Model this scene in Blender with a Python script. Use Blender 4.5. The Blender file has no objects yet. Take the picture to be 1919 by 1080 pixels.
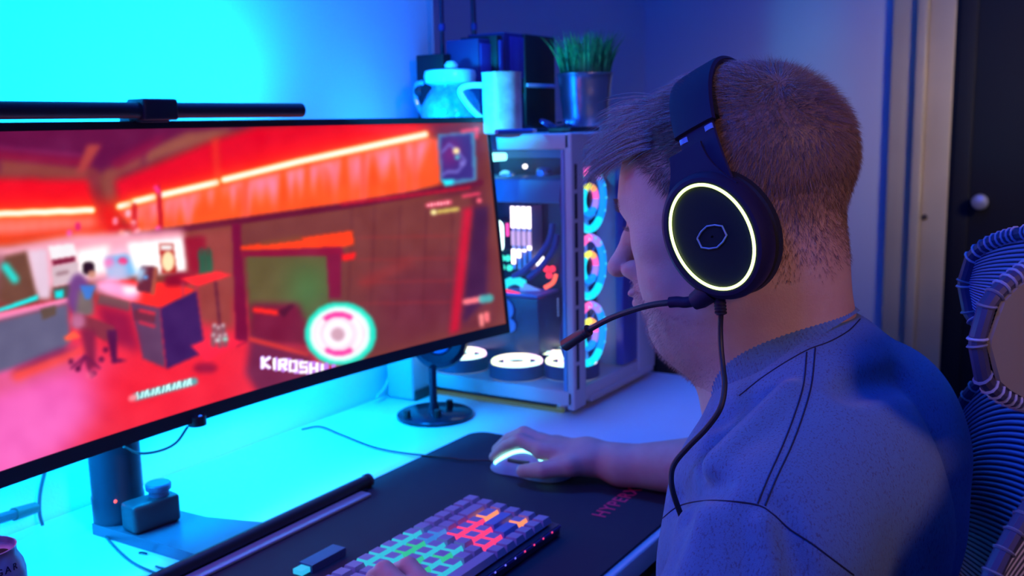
import bpy, bmesh, math, random
import numpy as np
from mathutils import Vector, Matrix
from mathutils.bvhtree import BVHTree
random.seed(7); rng = np.random.default_rng(7)
SC = bpy.context.scene
COL = SC.collection

# ------------------------------------------------------------------ camera
W, H, FPX = 1919, 1080, 1866.0
_p, _y, _r = math.radians(9.3), math.radians(32.5), math.radians(1.3)
CAM = np.array([0, 0, 1.232])
FW = np.array([math.cos(_y)*math.cos(_p), math.sin(_y)*math.cos(_p), -math.sin(_p)])
_r0 = np.array([math.sin(_y), -math.cos(_y), 0]); _u0 = np.cross(_r0, FW)
RT = _r0*math.cos(_r)-_u0*math.sin(_r); UP = _u0*math.cos(_r)+_r0*math.sin(_r)
cd = bpy.data.cameras.new('camera'); cam = bpy.data.objects.new('camera', cd); COL.objects.link(cam)
cam.matrix_world = Matrix(((RT[0], UP[0], -FW[0], CAM[0]), (RT[1], UP[1], -FW[1], CAM[1]), (RT[2], UP[2], -FW[2], CAM[2]), (0, 0, 0, 1)))
cd.sensor_width = 36; cd.lens = 36*FPX/W; cd.clip_start = .02
cd.dof.use_dof = True; cd.dof.focus_distance = .79; cd.dof.aperture_fstop = 8.0
SC.camera = cam
SC.view_settings.view_transform = 'Standard'; SC.view_settings.look = 'None'
SC.view_settings.exposure = 0; SC.view_settings.gamma = 1; SC.view_settings.use_curve_mapping = False

# ------------------------------------------------------------------ world and lights
wd = bpy.data.worlds.new('world'); SC.world = wd; wd.use_nodes = True
wd.node_tree.nodes['Background'].inputs[0].default_value = (.16, .2, 1, 1)
wd.node_tree.nodes['Background'].inputs[1].default_value = .02

def area(name, loc, target, sx, sy, power, color, spread=math.pi):
    l = bpy.data.lights.new(name, 'AREA'); l.shape = 'RECTANGLE'; l.size = sx; l.size_y = sy
    l.energy = power; l.color = color; l.spread = spread
    o = bpy.data.objects.new(name, l); COL.objects.link(o); o.location = loc
    o.rotation_euler = (Vector(target)-Vector(loc)).to_track_quat('-Z', 'Y').to_euler()
    return o
CYAN = (0.0, .36, 1)
area('backlight_upper', (.62, 1.0, 1.27), (.62, 1.15, 1.42), .9, .03, 12, CYAN)
area('backlight_side', (1.30, 1.02, 1.15), (1.45, 1.15, 1.2), .05, .3, 2.2, (0, .13, 1))
area('backlight_lower', (.72, 1.035, 1.0), (.72, 1.085, .75), 1.1, .05, 13, CYAN)
area('blue_room_light', (-.15, .55, 2.15), (.9, .25, 1.0), .5, .5, 16, (.010, .068, 1))
area('blue_wall_light', (1.9, .2, 2.3), (2.6, .8, 1.4), .5, .5, 6.5, (.014, .06, 1))
area('blue_desk_fill', (1.5, .9, 2.3), (1.45, .75, .75), .3, .3, 4, (.01, .16, 1), math.radians(80))  # added overhead fill that turns the right end of the desk blue
area('warm_room_light', (.15, -1.0, 1.75), (.88, .15, 1.1), .3, .3, .55, (1, .52, .40), math.radians(50))
area('far_room_light', (1.7, -1.2, 2.0), (3.25, .30, 1.3), .4, .4, 1.2, (1, .80, .66), math.radians(34))
area('mug_fill', (1.02, .955, 1.285), (1.42, .96, 1.26), .04, .04, .6, (0, .50, 1), math.radians(42))  # added fill that turns the mug cyan
area('screen_fill', (.62, .90, 1.08), (.80, .38, 1.13), .5, .25, .65, (1, .10, .22))  # added lamp before the monitor, strengthens its pink light on the face

# ------------------------------------------------------------------ layout helpers (points in the room from lines of sight)
def ray(px, py): return FW+RT*(px-W/2)/FPX-UP*(py-H/2)/FPX
def onx(px, py, x): d = ray(px, py); return Vector(CAM+d*(x-CAM[0])/d[0])
def ony(px, py, y): d = ray(px, py); return Vector(CAM+d*(y-CAM[1])/d[1])
def onz(px, py, z): d = ray(px, py); return Vector(CAM+d*(z-CAM[2])/d[2])
def atd(px, py, D): return Vector(CAM+ray(px, py)*D)
def projn(P):
    v = P-CAM; z = v@FW
    return W/2+FPX*(v@RT)/z, H/2-FPX*(v@UP)/z

# ------------------------------------------------------------------ materials
MATS = {}
def mat(name, col, rough=.5, metal=0, emit=None, es=0, noise=0, nscale=60, bump=0, bscale=200, coat=0, trans=0, col2=None, spec=.5, alpha=1, sss=0, stretch=None):
    if name in MATS: return MATS[name]
    m = bpy.data.materials.new(name); m.use_nodes = True; nt = m.node_tree; b = nt.nodes['Principled BSDF']
    b.inputs['Base Color'].default_value = (*col, 1); b.inputs['Roughness'].default_value = rough; b.inputs['Metallic'].default_value = metal
    b.inputs['Specular IOR Level'].default_value = spec
    if coat: b.inputs['Coat Weight'].default_value = coat
    if trans: b.inputs['Transmission Weight'].default_value = trans
    if alpha < 1: b.inputs['Alpha'].default_value = alpha
    if emit: b.inputs['Emission Color'].default_value = (*emit, 1); b.inputs['Emission Strength'].default_value = es
    if sss:
        b.inputs['Subsurface Weight'].default_value = sss; b.inputs['Subsurface Radius'].default_value = (.012, .004, .002); b.inputs['Subsurface Scale'].default_value = 1
    tc = nt.nodes.new('ShaderNodeTexCoord'); mp = nt.nodes.new('ShaderNodeMapping'); nt.links.new(tc.outputs['Object'], mp.inputs[0])
    if stretch: mp.inputs['Scale'].default_value = stretch
    if noise or col2:
        n = nt.nodes.new('ShaderNodeTexNoise'); n.inputs['Scale'].default_value = nscale; n.inputs['Detail'].default_value = 4
        nt.links.new(mp.outputs[0], n.inputs[0])
        r = nt.nodes.new('ShaderNodeMix'); r.data_type = 'RGBA'
        mr = nt.nodes.new('ShaderNodeMapRange'); mr.inputs[1].default_value = .35; mr.inputs[2].default_value = .65
        nt.links.new(n.outputs[0], mr.inputs[0]); nt.links.new(mr.outputs[0], r.inputs[0])
        c2 = col2 if col2 else tuple(c*(1-noise) for c in col)
        r.inputs[6].default_value = (*c2, 1); r.inputs[7].default_value = (*col, 1)
        nt.links.new(r.outputs[2], b.inputs['Base Color'])
    if bump:
        n = nt.nodes.new('ShaderNodeTexNoise'); n.inputs['Scale'].default_value = bscale; n.inputs['Detail'].default_value = 4
        nt.links.new(mp.outputs[0], n.inputs[0])
        bp = nt.nodes.new('ShaderNodeBump'); bp.inputs['Strength'].default_value = bump; bp.inputs['Distance'].default_value = .002
        nt.links.new(n.outputs[0], bp.inputs['Height']); nt.links.new(bp.outputs[0], b.inputs['Normal'])
    MATS[name] = m
    return m
def glow(name, col, s=1.0): return mat(name, (0.02, .02, .02), .6, emit=col, es=s)

# ------------------------------------------------------------------ mesh collector
class MB:
    def __init__(s): s.v = []; s.f = []
    def add(s, vs, fs):
        n = len(s.v); s.v += [tuple(v) for v in vs]; s.f += [tuple(i+n for i in f) for f in fs]; return s
    def box(s, lo, hi, bev=0, rot=0, piv=None):
        bm = bmesh.new(); bmesh.ops.create_cube(bm, size=1)
        c = [(a+b)/2 for a, b in zip(lo, hi)]; d = [abs(b-a) for a, b in zip(lo, hi)]
        for v in bm.verts: v.co = Vector((v.co.x*d[0]+c[0], v.co.y*d[1]+c[1], v.co.z*d[2]+c[2]))
        if bev: bmesh.ops.bevel(bm, geom=bm.edges[:], offset=bev, segments=3, profile=.5, affect='EDGES')
        if rot:
            p = Vector(piv or c); R = Matrix.Rotation(rot, 3, 'Z')
            for v in bm.verts: v.co = p+R@(v.co-p)
        bm.verts.index_update(); s.add([v.co[:] for v in bm.verts], [[v.index for v in f.verts] for f in bm.faces]); bm.free(); return s
    def tube(s, pts, r, n=10, cap=True, flat=None):
        pts = [Vector(p) for p in pts]; m = len(pts); rs = r if isinstance(r, (list, tuple)) else [r]*m
        rings = []; prev = None
        for i, p in enumerate(pts):
            t = (pts[min(i+1, m-1)]-pts[max(i-1, 0)]).normalized()
            if prev is None:
                a = Vector((0, 0, 1)) if abs(t.z) < .9 else Vector((1, 0, 0)); u = t.cross(a).normalized()
            else:
                u = (prev-t*prev.dot(t)).normalized()
            prev = u; w = t.cross(u)
            rings.append([p+(u*math.cos(2*math.pi*k/n)+w*math.sin(2*math.pi*k/n))*rs[i] for k in range(n)])
        vs = [v for R in rings for v in R]; fs = []
        for i in range(m-1):
            for k in range(n): fs.append((i*n+k, i*n+(k+1) % n, (i+1)*n+(k+1) % n, (i+1)*n+k))
        if cap: fs.append(tuple(range(n))[::-1]); fs.append(tuple((m-1)*n+k for k in range(n)))
        return s.add(vs, fs)
    def lathe(s, prof, c, n=40, axis=None, su=1, sv=1, cap=True):
        """prof: (radius, height) pairs, turned about axis through c."""
        ax = Vector(axis or (0, 0, 1)).normalized(); a = Vector((0, 0, 1)) if abs(ax.z) < .9 else Vector((0, 1, 0))
        u = a.cross(ax).normalized() if abs(ax.z) < .9 else Vector((1, 0, 0)); w = ax.cross(u)
        c = Vector(c); vs = []; fs = []; m = len(prof)
        for r, h in prof:
            for k in range(n):
                t = 2*math.pi*k/n; vs.append(c+ax*h+u*(math.cos(t)*r*su)+w*(math.sin(t)*r*sv))
        for i in range(m-1):
            for k in range(n): fs.append((i*n+k, i*n+(k+1) % n, (i+1)*n+(k+1) % n, (i+1)*n+k))
        if cap:
            fs.append(tuple(range(n))[::-1]); fs.append(tuple((m-1)*n+k for k in range(n)))
        return s.add(vs, fs)
    def prism(s, poly, d):
        """poly of 3-D points pushed along d."""
        n = len(poly); d = Vector(d); vs = [Vector(p) for p in poly]+[Vector(p)+d for p in poly]
        fs = [tuple(range(n))[::-1], tuple(range(n, 2*n))]+[(i, (i+1) % n, n+(i+1) % n, n+i) for i in range(n)]
        return s.add(vs, fs)
    def grid(s, fn, nu, nv, thick=None):
        vs = [fn(i/(nu-1), j/(nv-1)) for i in range(nu) for j in range(nv)]
        fs = [(i*nv+j, (i+1)*nv+j, (i+1)*nv+j+1, i*nv+j+1) for i in range(nu-1) for j in range(nv-1)]
        if thick is not None:
            n = len(vs); vs = vs+[Vector(v)+Vector(thick) for v in vs]; fs = fs+[tuple(i+n for i in f)[::-1] for f in fs]
            for i in range(nu-1):
                for j in (0, nv-1):
                    a, b = i*nv+j, (i+1)*nv+j; fs.append((a, b, b+n, a+n) if j else (b, a, a+n, b+n))
            for j in range(nv-1):
                for i in (0, nu-1):
                    a, b = i*nv+j, i*nv+j+1; fs.append((b, a, a+n, b+n) if i else (a, b, b+n, a+n))
        return s.add(vs, fs)
    def build(s, name, material, parent=None, smooth=True, recalc=True):
        me = bpy.data.meshes.new(name); me.from_pydata(s.v, [], s.f); me.update()
        if recalc:
            bm = bmesh.new(); bm.from_mesh(me); bmesh.ops.recalc_face_normals(bm, faces=bm.faces); bm.to_mesh(me); bm.free()
        return link(name, me, material, parent, smooth)
def link(name, me, material, parent=None, smooth=True):
    if material: me.materials.append(material)
    if smooth:
        me.shade_smooth()
        try: me.set_sharp_from_angle(angle=math.radians(35))
        except Exception: pass
    o = bpy.data.objects.new(name, me); COL.objects.link(o)
    if parent is not None: put(o, parent)
    return o
def wm(p):
    m = p.matrix_basis.copy()
    if p.parent is not None: m = wm(p.parent)@p.matrix_parent_inverse@m
    return m
def put(o, parent):
    o.parent = parent; o.matrix_parent_inverse = wm(parent).inverted()
def tag(o, label=None, cat=None, group=None, kind=None):
    if label: o['label'] = label
    if cat: o['category'] = cat
    if group: o['group'] = group
    if kind: o['kind'] = kind
    return o
def thing(name, loc, label, cat, group=None):
    o = bpy.data.objects.new(name, None); o.empty_display_size = .02; COL.objects.link(o); o.location = loc
    return tag(o, label, cat, group)
def spline(pts, n=8):
    """Catmull-Rom through pts."""
    P = [Vector(p) for p in pts]; P = [P[0]*2-P[1]]+P+[P[-1]*2-P[-2]]; out = []
    for i in range(1, len(P)-2):
        for k in range(n):
            t = k/n; a, b, c, d = P[i-1:i+3]
            out.append(.5*((2*b)+(c-a)*t+(2*a-5*b+4*c-d)*t*t+(3*b-a-3*c+d)*t**3))
    out.append(P[-2]); return out
def text(name, s, size, M, material, parent=None, ext=.0003, align='LEFT', sp=1):
    cu = bpy.data.curves.new(name, 'FONT'); cu.body = s; cu.size = size; cu.extrude = ext; cu.align_x = align; cu.space_character = sp; cu.offset = size*.012
    t = bpy.data.objects.new(name+'_t', cu); COL.objects.link(t)
    dg = bpy.context.evaluated_depsgraph_get(); me = bpy.data.meshes.new_from_object(t.evaluated_get(dg))
    bpy.data.objects.remove(t); me.transform(M)
    me.name = name
    o = link(name, me, material, parent, False); return o
def frame(o, x, y, z=None):
    x = Vector(x).normalized(); y = Vector(y); y = (y-x*y.dot(x)).normalized(); z = x.cross(y)
    return Matrix(((x.x, y.x, z.x, o[0]), (x.y, y.y, z.y, o[1]), (x.z, y.z, z.z, o[2]), (0, 0, 0, 1)))

# ------------------------------------------------------------------ common materials
WALL = mat('white_painted_wall', (.62, .62, .66), .8, bump=.25, bscale=320)
DESK = mat('white_laminate', (.72, .73, .76), .28, bump=.03, bscale=500)
BLACK = mat('matte_black_plastic', (.012, .011, .016), .45)
DARKG = mat('dark_grey_plastic', (.03, .03, .036), .5)
BLKM = mat('black_metal', (.02, .02, .03), .28, .3)
WHITEP = mat('white_powder_coat', (.42, .43, .48), .45)
CABLE = mat('black_rubber', (.012, .01, .016), .5)

# ================================================================== THE ROOM
def struct(mb, name, m, **k): return tag(mb.build(name, m, **k), kind='structure')
struct(MB().box((-2.2, 1.15, 0), (1.552, 1.6, 2.6)), 'wall_back', WALL)
struct(MB().box((1.552, 1.5, 0), (3.3, 1.6, 2.6)), 'wall_recess', WALL)
struct(MB().box((3.25, -2.2, 0), (3.35, 1.5, 2.6)), 'wall_right', WALL)
struct(MB().box((-2.2, -2.3, 0), (3.35, -2.2, 2.6)), 'wall_front', WALL)
struct(MB().box((-2.3, -2.3, 0), (-2.2, 1.6, 2.6)), 'wall_left', WALL)
struct(MB().box((-2.3, -2.3, -.05), (3.4, 1.6, 0)), 'floor', mat('floor_laminate', (.12, .08, .06), .5, noise=.3, nscale=8))
struct(MB().box((-2.3, -2.3, 2.6), (3.4, 1.6, 2.65)), 'ceiling', WALL)

# door frame on the right wall: stepped casing, jamb and a dark open doorway leaf
XW = 3.25
yl = onx(1668, 250, XW).y; ym = onx(1722, 250, XW).y; yr = onx(1783, 250, XW).y
TR = mat('painted_door_trim', (.62, .50, .30), .5, noise=.12, nscale=5)
fr = MB()
fr.box((XW-.025, ym, 0), (XW, yl, 2.12), .004).box((XW-.045, ym-.02, 0), (XW, ym+.012, 2.12), .006).box((XW-.018, yr, 0), (XW, ym-.02, 2.12), .003)
fr.box((XW-.025, yr-1.1, 2.02), (XW, yl, 2.12), .004)
tr = struct(fr, 'trim_1', TR)
kn = onx(1733, 407, XW-.02)
MB().lathe([(.002, 0), (.008, .001), (.009, .004), (.005, .006)], kn, 16, (-1, 0, 0)).build('screw_hole_cap', mat('dark_wood_knot', (.08, .05, .03), .7), tr)
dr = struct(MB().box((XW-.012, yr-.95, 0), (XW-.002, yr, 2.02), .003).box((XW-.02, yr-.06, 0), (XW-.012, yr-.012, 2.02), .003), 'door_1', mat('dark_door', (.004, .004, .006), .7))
kb = onx(1838, 378, XW-.03)
MB().lathe([(.010, 0), (.010, .018), (.02, .028), (.024, .038), (.02, .048), (.008, .052)], (XW-.012, kb.y, kb.z), 24, (-1, 0, 0)).build('door_handle', mat('dull_nickel', (.5, .5, .55), .4, .6), dr)

# dark slatted radiator beyond the end of the desk
rad = thing('radiator', (2.05, .8, 0), 'dark ribbed radiator low on the floor beyond the right end of the white desk', 'radiator')
RM = mat('dark_radiator_paint', (.03, .025, .03), .5)
for k in range(9):
    y0 = .62+k*.06
    MB().box((2.0, y0, .12), (2.1, y0+.042, .80), .012).build('rib', RM, rad)
for z0 in (.14, .74): MB().box((2.02, .60, z0), (2.08, 1.16, z0+.04), .01).build('header_pipe', RM, rad)
for y0 in (.7, 1.0): MB().box((2.03, y0, 0), (2.07, y0+.04, .14)).build('foot', RM, rad)

# ================================================================== DESK AND WHAT LIES ON IT
dk = thing('desk', (.3, .8, 0), 'long white desk with glossy laminate top along the wall', 'desk')
MB().box((-1.0, .455, .722), (1.745, 1.148, .75), .003).build('desk_top', DESK, dk)
for x, y in ((-.9, .52), (1.68, .52), (-.9, 1.08), (1.68, 1.08)):
    MB().box((x-.03, y-.03, 0), (x+.03, y+.03, .722), .004).build('leg', WHITEP, dk)
MB().box((-.85, 1.05, .5), (1.62, 1.07, .70), .003).build('modesty_panel', WHITEP, dk)

def rounded(x0, x1, y0, y1, r, z, n=6):
    out = []
    for cx, cy, a0 in ((x1-r, y1-r, 0), (x0+r, y1-r, 90), (x0+r, y0+r, 180), (x1-r, y0+r, 270)):
        for k in range(n+1):
            a = math.radians(a0+90*k/n); out.append((cx+r*math.cos(a), cy+r*math.sin(a), z))
    return out
mt = thing('desk_mat', (.8, .67, .75), 'large black cloth desk mat under keyboard and mouse with red lettering', 'desk mat')
MB().prism(rounded(.36, 1.255, .465, .873, .025, .7502), (0, 0, .0035)).build('cloth', mat('mat_cloth', (.014, .009, .026), .75, bump=.15, bscale=1500), mt)
text('lettering', 'HYPERX', .027, frame((1.035, .533, .7538), (1, 0, 0), (0, 1, 0)), mat('red_print', (.8, .02, .10), .7), mt, sp=1.15)

# keyboard
kbx, kby = .962, .682; KW = .325; KD = .128
key = thing('keyboard', (kbx-KW/2, kby-KD/2, .754), 'compact mechanical keyboard with grey keycaps lit cyan, green and red', 'keyboard')
KS = mat('keyboard_case', (.03, .025, .05), .3, coat=.4)
cs = MB(); cs.prism([(kbx-KW, kby, .756), (kbx-KW, kby-KD, .756), (kbx-KW, kby-KD, .768), (kbx-KW, kby, .776)], (KW, 0, 0))
cs.build('case', KS, key, smooth=False)
MB().prism([(kbx-KW-.001, kby-KD-.001, .763), (kbx+.001, kby-KD-.001, .763), (kbx+.001, kby+.001, .772), (kbx-KW-.001, kby+.001, .772)], (0, 0, .0035)).build('bezel_rim', mat('clear_violet_plastic', (.15, .1, .3), .2), key, smooth=False)
CAP = mat('lavender_keycap', (.27, .28, .42), .45)
CAPB = mat('blue_keycap', (.08, .22, .5), .4)
LED = {'c': glow('cyan_led', (.04, .6, .85), .85), 'g': glow('green_led', (.04, .7, .4), .75), 'r': glow('red_led', (1, .05, .2), 1.1),
       'o': glow('orange_led', (1, .28, .12), 1.2), 'b': glow('blue_led', (.05, .3, 1), .7)}
pit = .0190
rows = [[1]*16, [1]*13+[2, 1], [1.5]+[1]*12+[1.5, 1], [1.75]+[1]*11+[2.25, 1], [2.25]+[1]*10+[1.75, 1, 1], [1.25, 1.25, 1.25, 6.25, 1, 1, 1, 1, 1, 1]]
def keytop(z): return z
kcount = 0
for ri, row in enumerate(rows):
    tot = sum(row); x = kbx-KW+.008; sc = (KW-.014)/tot
    for w in row:
        yc = kby-.013-ri*.0198; zb = .776-(kby-yc)/KD*.008+.002
        xc = x+w*sc/2; hw = w*sc/2-.0008; hd = .0092
        f_ = (xc-(kbx-KW))/KW
        led = None
        if ri <= 4 and .33 < f_ < .60 and not (ri == 4 and f_ > .52): led = 'c' if (ri+int(f_*20)) % 3 == 0 else ('g' if .36 < f_ < .55 and ri in (1, 2, 3) else 'c')
        if ri in (2, 3, 4) and .66 < f_ < .90: led = 'r' if f_ < .84 else 'o'
        if ri == 1 and .56 < f_ < .70: led = 'b'
        if f_ > .93 and ri in (3, 4): led = None
        tw = hw-.0020; td = hd-.0024; h = .0078
        top = [(-tw, -td, h), (tw, -td, h), (tw, td, h-.0004), (-tw, td, h-.0004)]; bot = [(-hw, -hd, 0), (hw, -hd, 0), (hw, hd, 0), (-hw, hd, 0)]
        m = MB(); P = lambda q: (xc+q[0], yc+q[1], zb+q[2])
        m.prism([P(q) for q in bot], (0, 0, .0006))
        vs = [P(q) for q in bot]+[P(q) for q in top]
        m.add(vs, [(0, 1, 5, 4), (1, 2, 6, 5), (2, 3, 7, 6), (3, 0, 4, 7), (4, 5, 6, 7)])
        side = LED[led] if led else CAP
        tp = CAPB if (w >= 1.7 and f_ > .6 and ri in (3, 4)) else CAP
        me = bpy.data.meshes.new('keycap'); me.from_pydata(m.v, [], m.f); me.materials.append(side if not tp is CAPB else CAPB); me.materials.append(tp)
        for p in me.polygons:
            if p.normal.z > .9 and p.index > 5: p.material_index = 1
        me.polygons[-1].material_index = 1
        o = bpy.data.objects.new('keycap', me); COL.objects.link(o); put(o, key)
        x += w*sc; kcount += 1
for k in range(11):
    m = MB().lathe([(.0012, 0), (.001, .0006)], (kbx-.02-k*.020, kby-KD-.0012, .7655), 8, (0, -1, 0))
    m.build('edge_light', glow('pixel_red', (1, .05, .2), 1.5) if k < 4 else glow('pixel_blue', (.15, .15, 1), 1.5), key)

# usb stick
us = thing('usb_stick', (.765, .75, .7537), 'dark blue usb stick with a bright cyan end lying on the mat', 'usb stick')
a, b = onz(573, 1062, .76), onz(636, 1028, .76); d = (b-a).normalized(); nrm = Vector((-d.y, d.x, 0))
def bar(p, q, w, z0, z1):
    d = (q-p).normalized(); n = Vector((-d.y, d.x, 0))*w/2
    return [Vector((v.x, v.y, z0)) for v in (p-n, q-n, q+n, p+n)], (0, 0, z1-z0)
MB().prism(*bar(a, b, .019, .7537, .763)).build('body', mat('navy_plastic', (.03, .05, .2), .4), us, smooth=False)
MB().prism(*bar(a-d*.013, a, .013, .7555, .761)).build('connector', glow('emissive_cyan_tip', (.03, .55, 1), .9), us, smooth=False)  # the connector's cyan brightness is put in as emission

# slim black light bar lying along the back edge of the mat
lb = thing('tube_bar', (.72, .86, .7537), 'long black tube with pale silver strip lying along the back edge of the mat', 'bar')
MB().tube([(.40, .860, .7625), (.976, .860, .7625)], .0085, 20).build('tube', BLACK, lb)
MB().tube([(.973, .860, .7625), (.979, .860, .7625)], .0095, 20).build('end_cap', DARKG, lb)
MB().box((.40, .833, .7537), (.952, .851, .7580), .0015).build('silver_strip', mat('brushed_silver', (.45, .47, .6), .3, .5), lb)
MB().box((.40, .850, .7537), (.965, .858, .7560), .0005).build('hinge', BLACK, lb)

# drink can
cn = thing('drink_can', (.463, .84, .75), 'opened pale drink can with dark letters around its shoulder', 'can')
cx, cy, cr = .4455, .8405, .0325; ct = .878; cz = ct-.115-.003
def onz_r(px, z): return onz(px, 1015, z)
MB().lathe([(.024, 0), (.0325, .006), (.0325, .102), (.031, .109), (.0265, .118), (.0262, .124), (.0268, .1255), (.0255, .1258), (.0245, .121), (.002, .1205)], (cx, cy, .7502), 56).build('body', mat('pale_printed_can', (.42, .40, .55), .35, .4, noise=.45, nscale=45), cn)
MB().lathe([(.0085, .1208), (.0085, .1212), (.001, .1213)], (cx+.007, cy-.011, .7502), 20).build('opening', mat('can_inside', (.004, .003, .004), .8), cn)
MB().box((cx-.012, cy-.002, .7502+.1212), (cx+.006, cy+.012, .7502+.1222), .0004).build('pull_tab', mat('aluminium', (.6, .6, .65), .3, .8), cn)
can_tx = mat('dark_ink', (.03, .02, .06), .5)
a0 = math.atan2(-cy, -cx)
for k, chh in enumerate('SUGAR'):
    a_ = a0+math.radians(-9+14*k); o_ = Vector((math.cos(a_), math.sin(a_), 0)); t_ = Vector((-math.sin(a_), math.cos(a_), 0))
    text('letter', chh, .0085, frame(Vector((cx, cy, .7502+.1085))+o_*.0312, t_, (0, 0, 1)), can_tx, cn, .0002, 'CENTER')

# mouse
ms = thing('computer_mouse', (1.133, .698, .7537), 'white gaming mouse with a glowing cyan arc held in the right hand', 'mouse')
MC = Vector((1.133, .698, .7542)); md = Vector((-.04, 1, 0)).normalized(); mr_ = Vector((md.y, -md.x, 0))
def mouse_pt(u, v, k=1.0):
    # u along length -1..1, v angle over the back
    L = .062; wv = .033*(1-.18*math.exp(-((u-.15)/.4)**2)-.25*max(0, u)**3)*k; hh = (.038*(1-.62*((u+.25)/1.25)**2 if u > -.25 else 1-.75*((u+.25)/.75)**2) if 0 else .038*max(.05, (1-((u+.2)/1.22)**2))**.62)*k
    e = (max(0, 1-abs(u)**4))**.5
    return MC+md*(u*L)+mr_*(math.cos(v)*wv*e)+Vector((0, 0, max(0, math.sin(v))**.8*hh*max(e, .35)))
MB().grid(lambda a, b: mouse_pt(-1+2*a, math.pi*b), 40, 24).grid(lambda a, b: mouse_pt(-1+2*a, 0)*(1-b)+mouse_pt(-1+2*a, math.pi)*b, 40, 2).build('shell', mat('white_mouse_plastic', (.35, .45, .6), .35), ms)
arc = [mouse_pt(u, math.radians(180-v), 1.01) for u, v in ((.72, 32), (.5, 45), (.25, 56), (0, 60), (-.25, 57), (-.45, 48), (-.62, 34), (-.72, 24))]
MB().tube(spline(arc, 5), .0026, 8).build('light_arc', glow('mouse_glow', (.25, .95, 1), 4), ms)
MB().tube([mouse_pt(.35, math.radians(147), 1.0), mouse_pt(.1, math.radians(152), 1.02), mouse_pt(-.2, math.radians(150), 1.0)], .0028, 8).build('side_button', DARKG, ms)
w_ = mouse_pt(.55, math.pi/2, 1.0); MB().lathe([(.008, -.004), (.0105, -.002), (.0105, .002), (.008, .004)], w_-Vector((0, 0, .004)), 20, mr_).build('scroll_wheel', DARKG, ms)
cb = spline([MC+md*.062+Vector((0, 0, .006)), onz(870, 862, .757), onz(830, 857, .757), onz(760, 850, .7535), onz(700, 838, .7535), onz(640, 815, .7535), onz(600, 800, .7535), onz(565, 805, .7535)], 10)
MB().tube(cb, .0016, 8).build('cable', CABLE, ms)

# microphone / webcam stand in front of the tower
st = thing('puck_stand', (1.296, .985, .75), 'dark desk stand with a round foot, slim post and round head behind monitor', 'stand')
DM = mat('dark_blue_black_metal', (.02, .022, .05), .2, .5)
MB().lathe([(.062, 0), (.064, .002), (.064, .006), (.061, .008), (.012, .0085)], (1.296, .985, .7502), 56).build('foot', DM, st)
MB().tube([(1.293, .985, .758), (1.293, .985, .775), (1.293, .985, .835)], [.012, .0065, .0065], 20).build('post', DM, st)
hc = Vector((1.315, .985, .878))
MB().lathe([(.040, -.012), (.047, -.008), (.049, 0), (.047, .008), (.040, .012), (.026, .010), (.022, .004)], hc, 48, (-.86, -.45, .22)).build('head', DM, st)
MB().lathe([(.024, 0), (.022, .005), (.01, .007)], hc+Vector((-.86, -.45, .22)).normalized()*.006, 32, (-.86, -.45, .22)).build('lens', mat('glossy_blue_glass', (.05, .15, .45), .05, coat=1), st)
for dx, dy in ((-.022, -.022), (.034, -.006), (-.05, .02)):
    MB().lathe([(.006, 0), (.006, .012), (.004, .013)], (1.296+dx, .985+dy, .758), 16).build('knob', BLACK, st)

# small box with a round cap on the monitor foot
bx = thing('action_camera', (.755, .985, .764), 'small dark box with a round cap on top resting on the monitor foot', 'camera')
p0, p1 = onz(262, 1000, .766), onz(334, 975, .766); dd = (p1-p0).normalized(); ang = math.atan2(dd.y, dd.x)
q = onz(297, 985, .766)
c0 = (p0+p1)/2+Vector((-dd.y, dd.x, 0))*.016
MB().box((c0.x-.031, c0.y-.016, .7642), (c0.x+.031, c0.y+.016, .799), .005, ang).build('body', mat('teal_grey_plastic', (.03, .045, .06), .45), bx)
MB().lathe([(.012, 0), (.012, .006), (.015, .008), (.0155, .014), (.014, .016)], (c0+dd*.012).to_tuple()[:2]+(.7985,), 32).build('cap', mat('cap_plastic', (.06, .12, .22), .4), bx)

# cables and plug at the back of the desk
wc = MB().tube(spline([ony(88, 870, 1.135), ony(76, 920, 1.135), ony(74, 960, 1.132), ony(80, 985, 1.13)], 8), .0022, 8).build('power_cable', mat('grey_cable', (.05, .08, .1), .5))
tag(wc, 'thin dark cable hanging down the wall below the monitor near the can', 'cable')
cc = MB().tube(spline([onz(182, 985, .752), onz(215, 1025, .752), onz(250, 1055, .752), onz(300, 1078, .752), onz(360, 1100, .7535)], 8), .0014, 8).build('thin_cable', mat('grey_cable', (.05, .08, .1), .5))
tag(cc, 'thin dark cable curving over the desk beside the monitor foot', 'cable')
c3 = MB().tube(spline([onz(292, 1062, .752), onz(310, 1066, .752), onz(335, 1066, .752), onz(348, 1050, .753), onz(356, 1040, .753)], 8), .0012, 8).build('cable_tie', mat('grey_cable', (.05, .08, .1), .5))
tag(c3, 'short thin wire end lying on the desk by the black tube', 'cable')
c4 = MB().tube(spline([onz(300-40, 1037, .752), onz(266, 1036, .752), onz(275, 1038, .752)], 4), [.0012]*9, 8).build('rubber_grommet', BLACK)
tag(c4, 'tiny dark scrap lying on the desk beside the monitor foot', 'scrap')
pl = thing('wall_plug', (.62, 1.12, .79), 'dark cable plug lying against the wall at the back of the desk', 'plug')
A = ony(-8, 975, 1.10); B = ony(66, 952, 1.12)
MB().tube([A, A*.3+B*.7], .006, 10).build('cable', mat('grey_cable', (.05, .08, .1), .5), pl)
MB().tube([A*.55+B*.45, B], [.008, .007], 12).build('body', mat('green_grey_plug', (.06, .1, .09), .5), pl)

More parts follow.
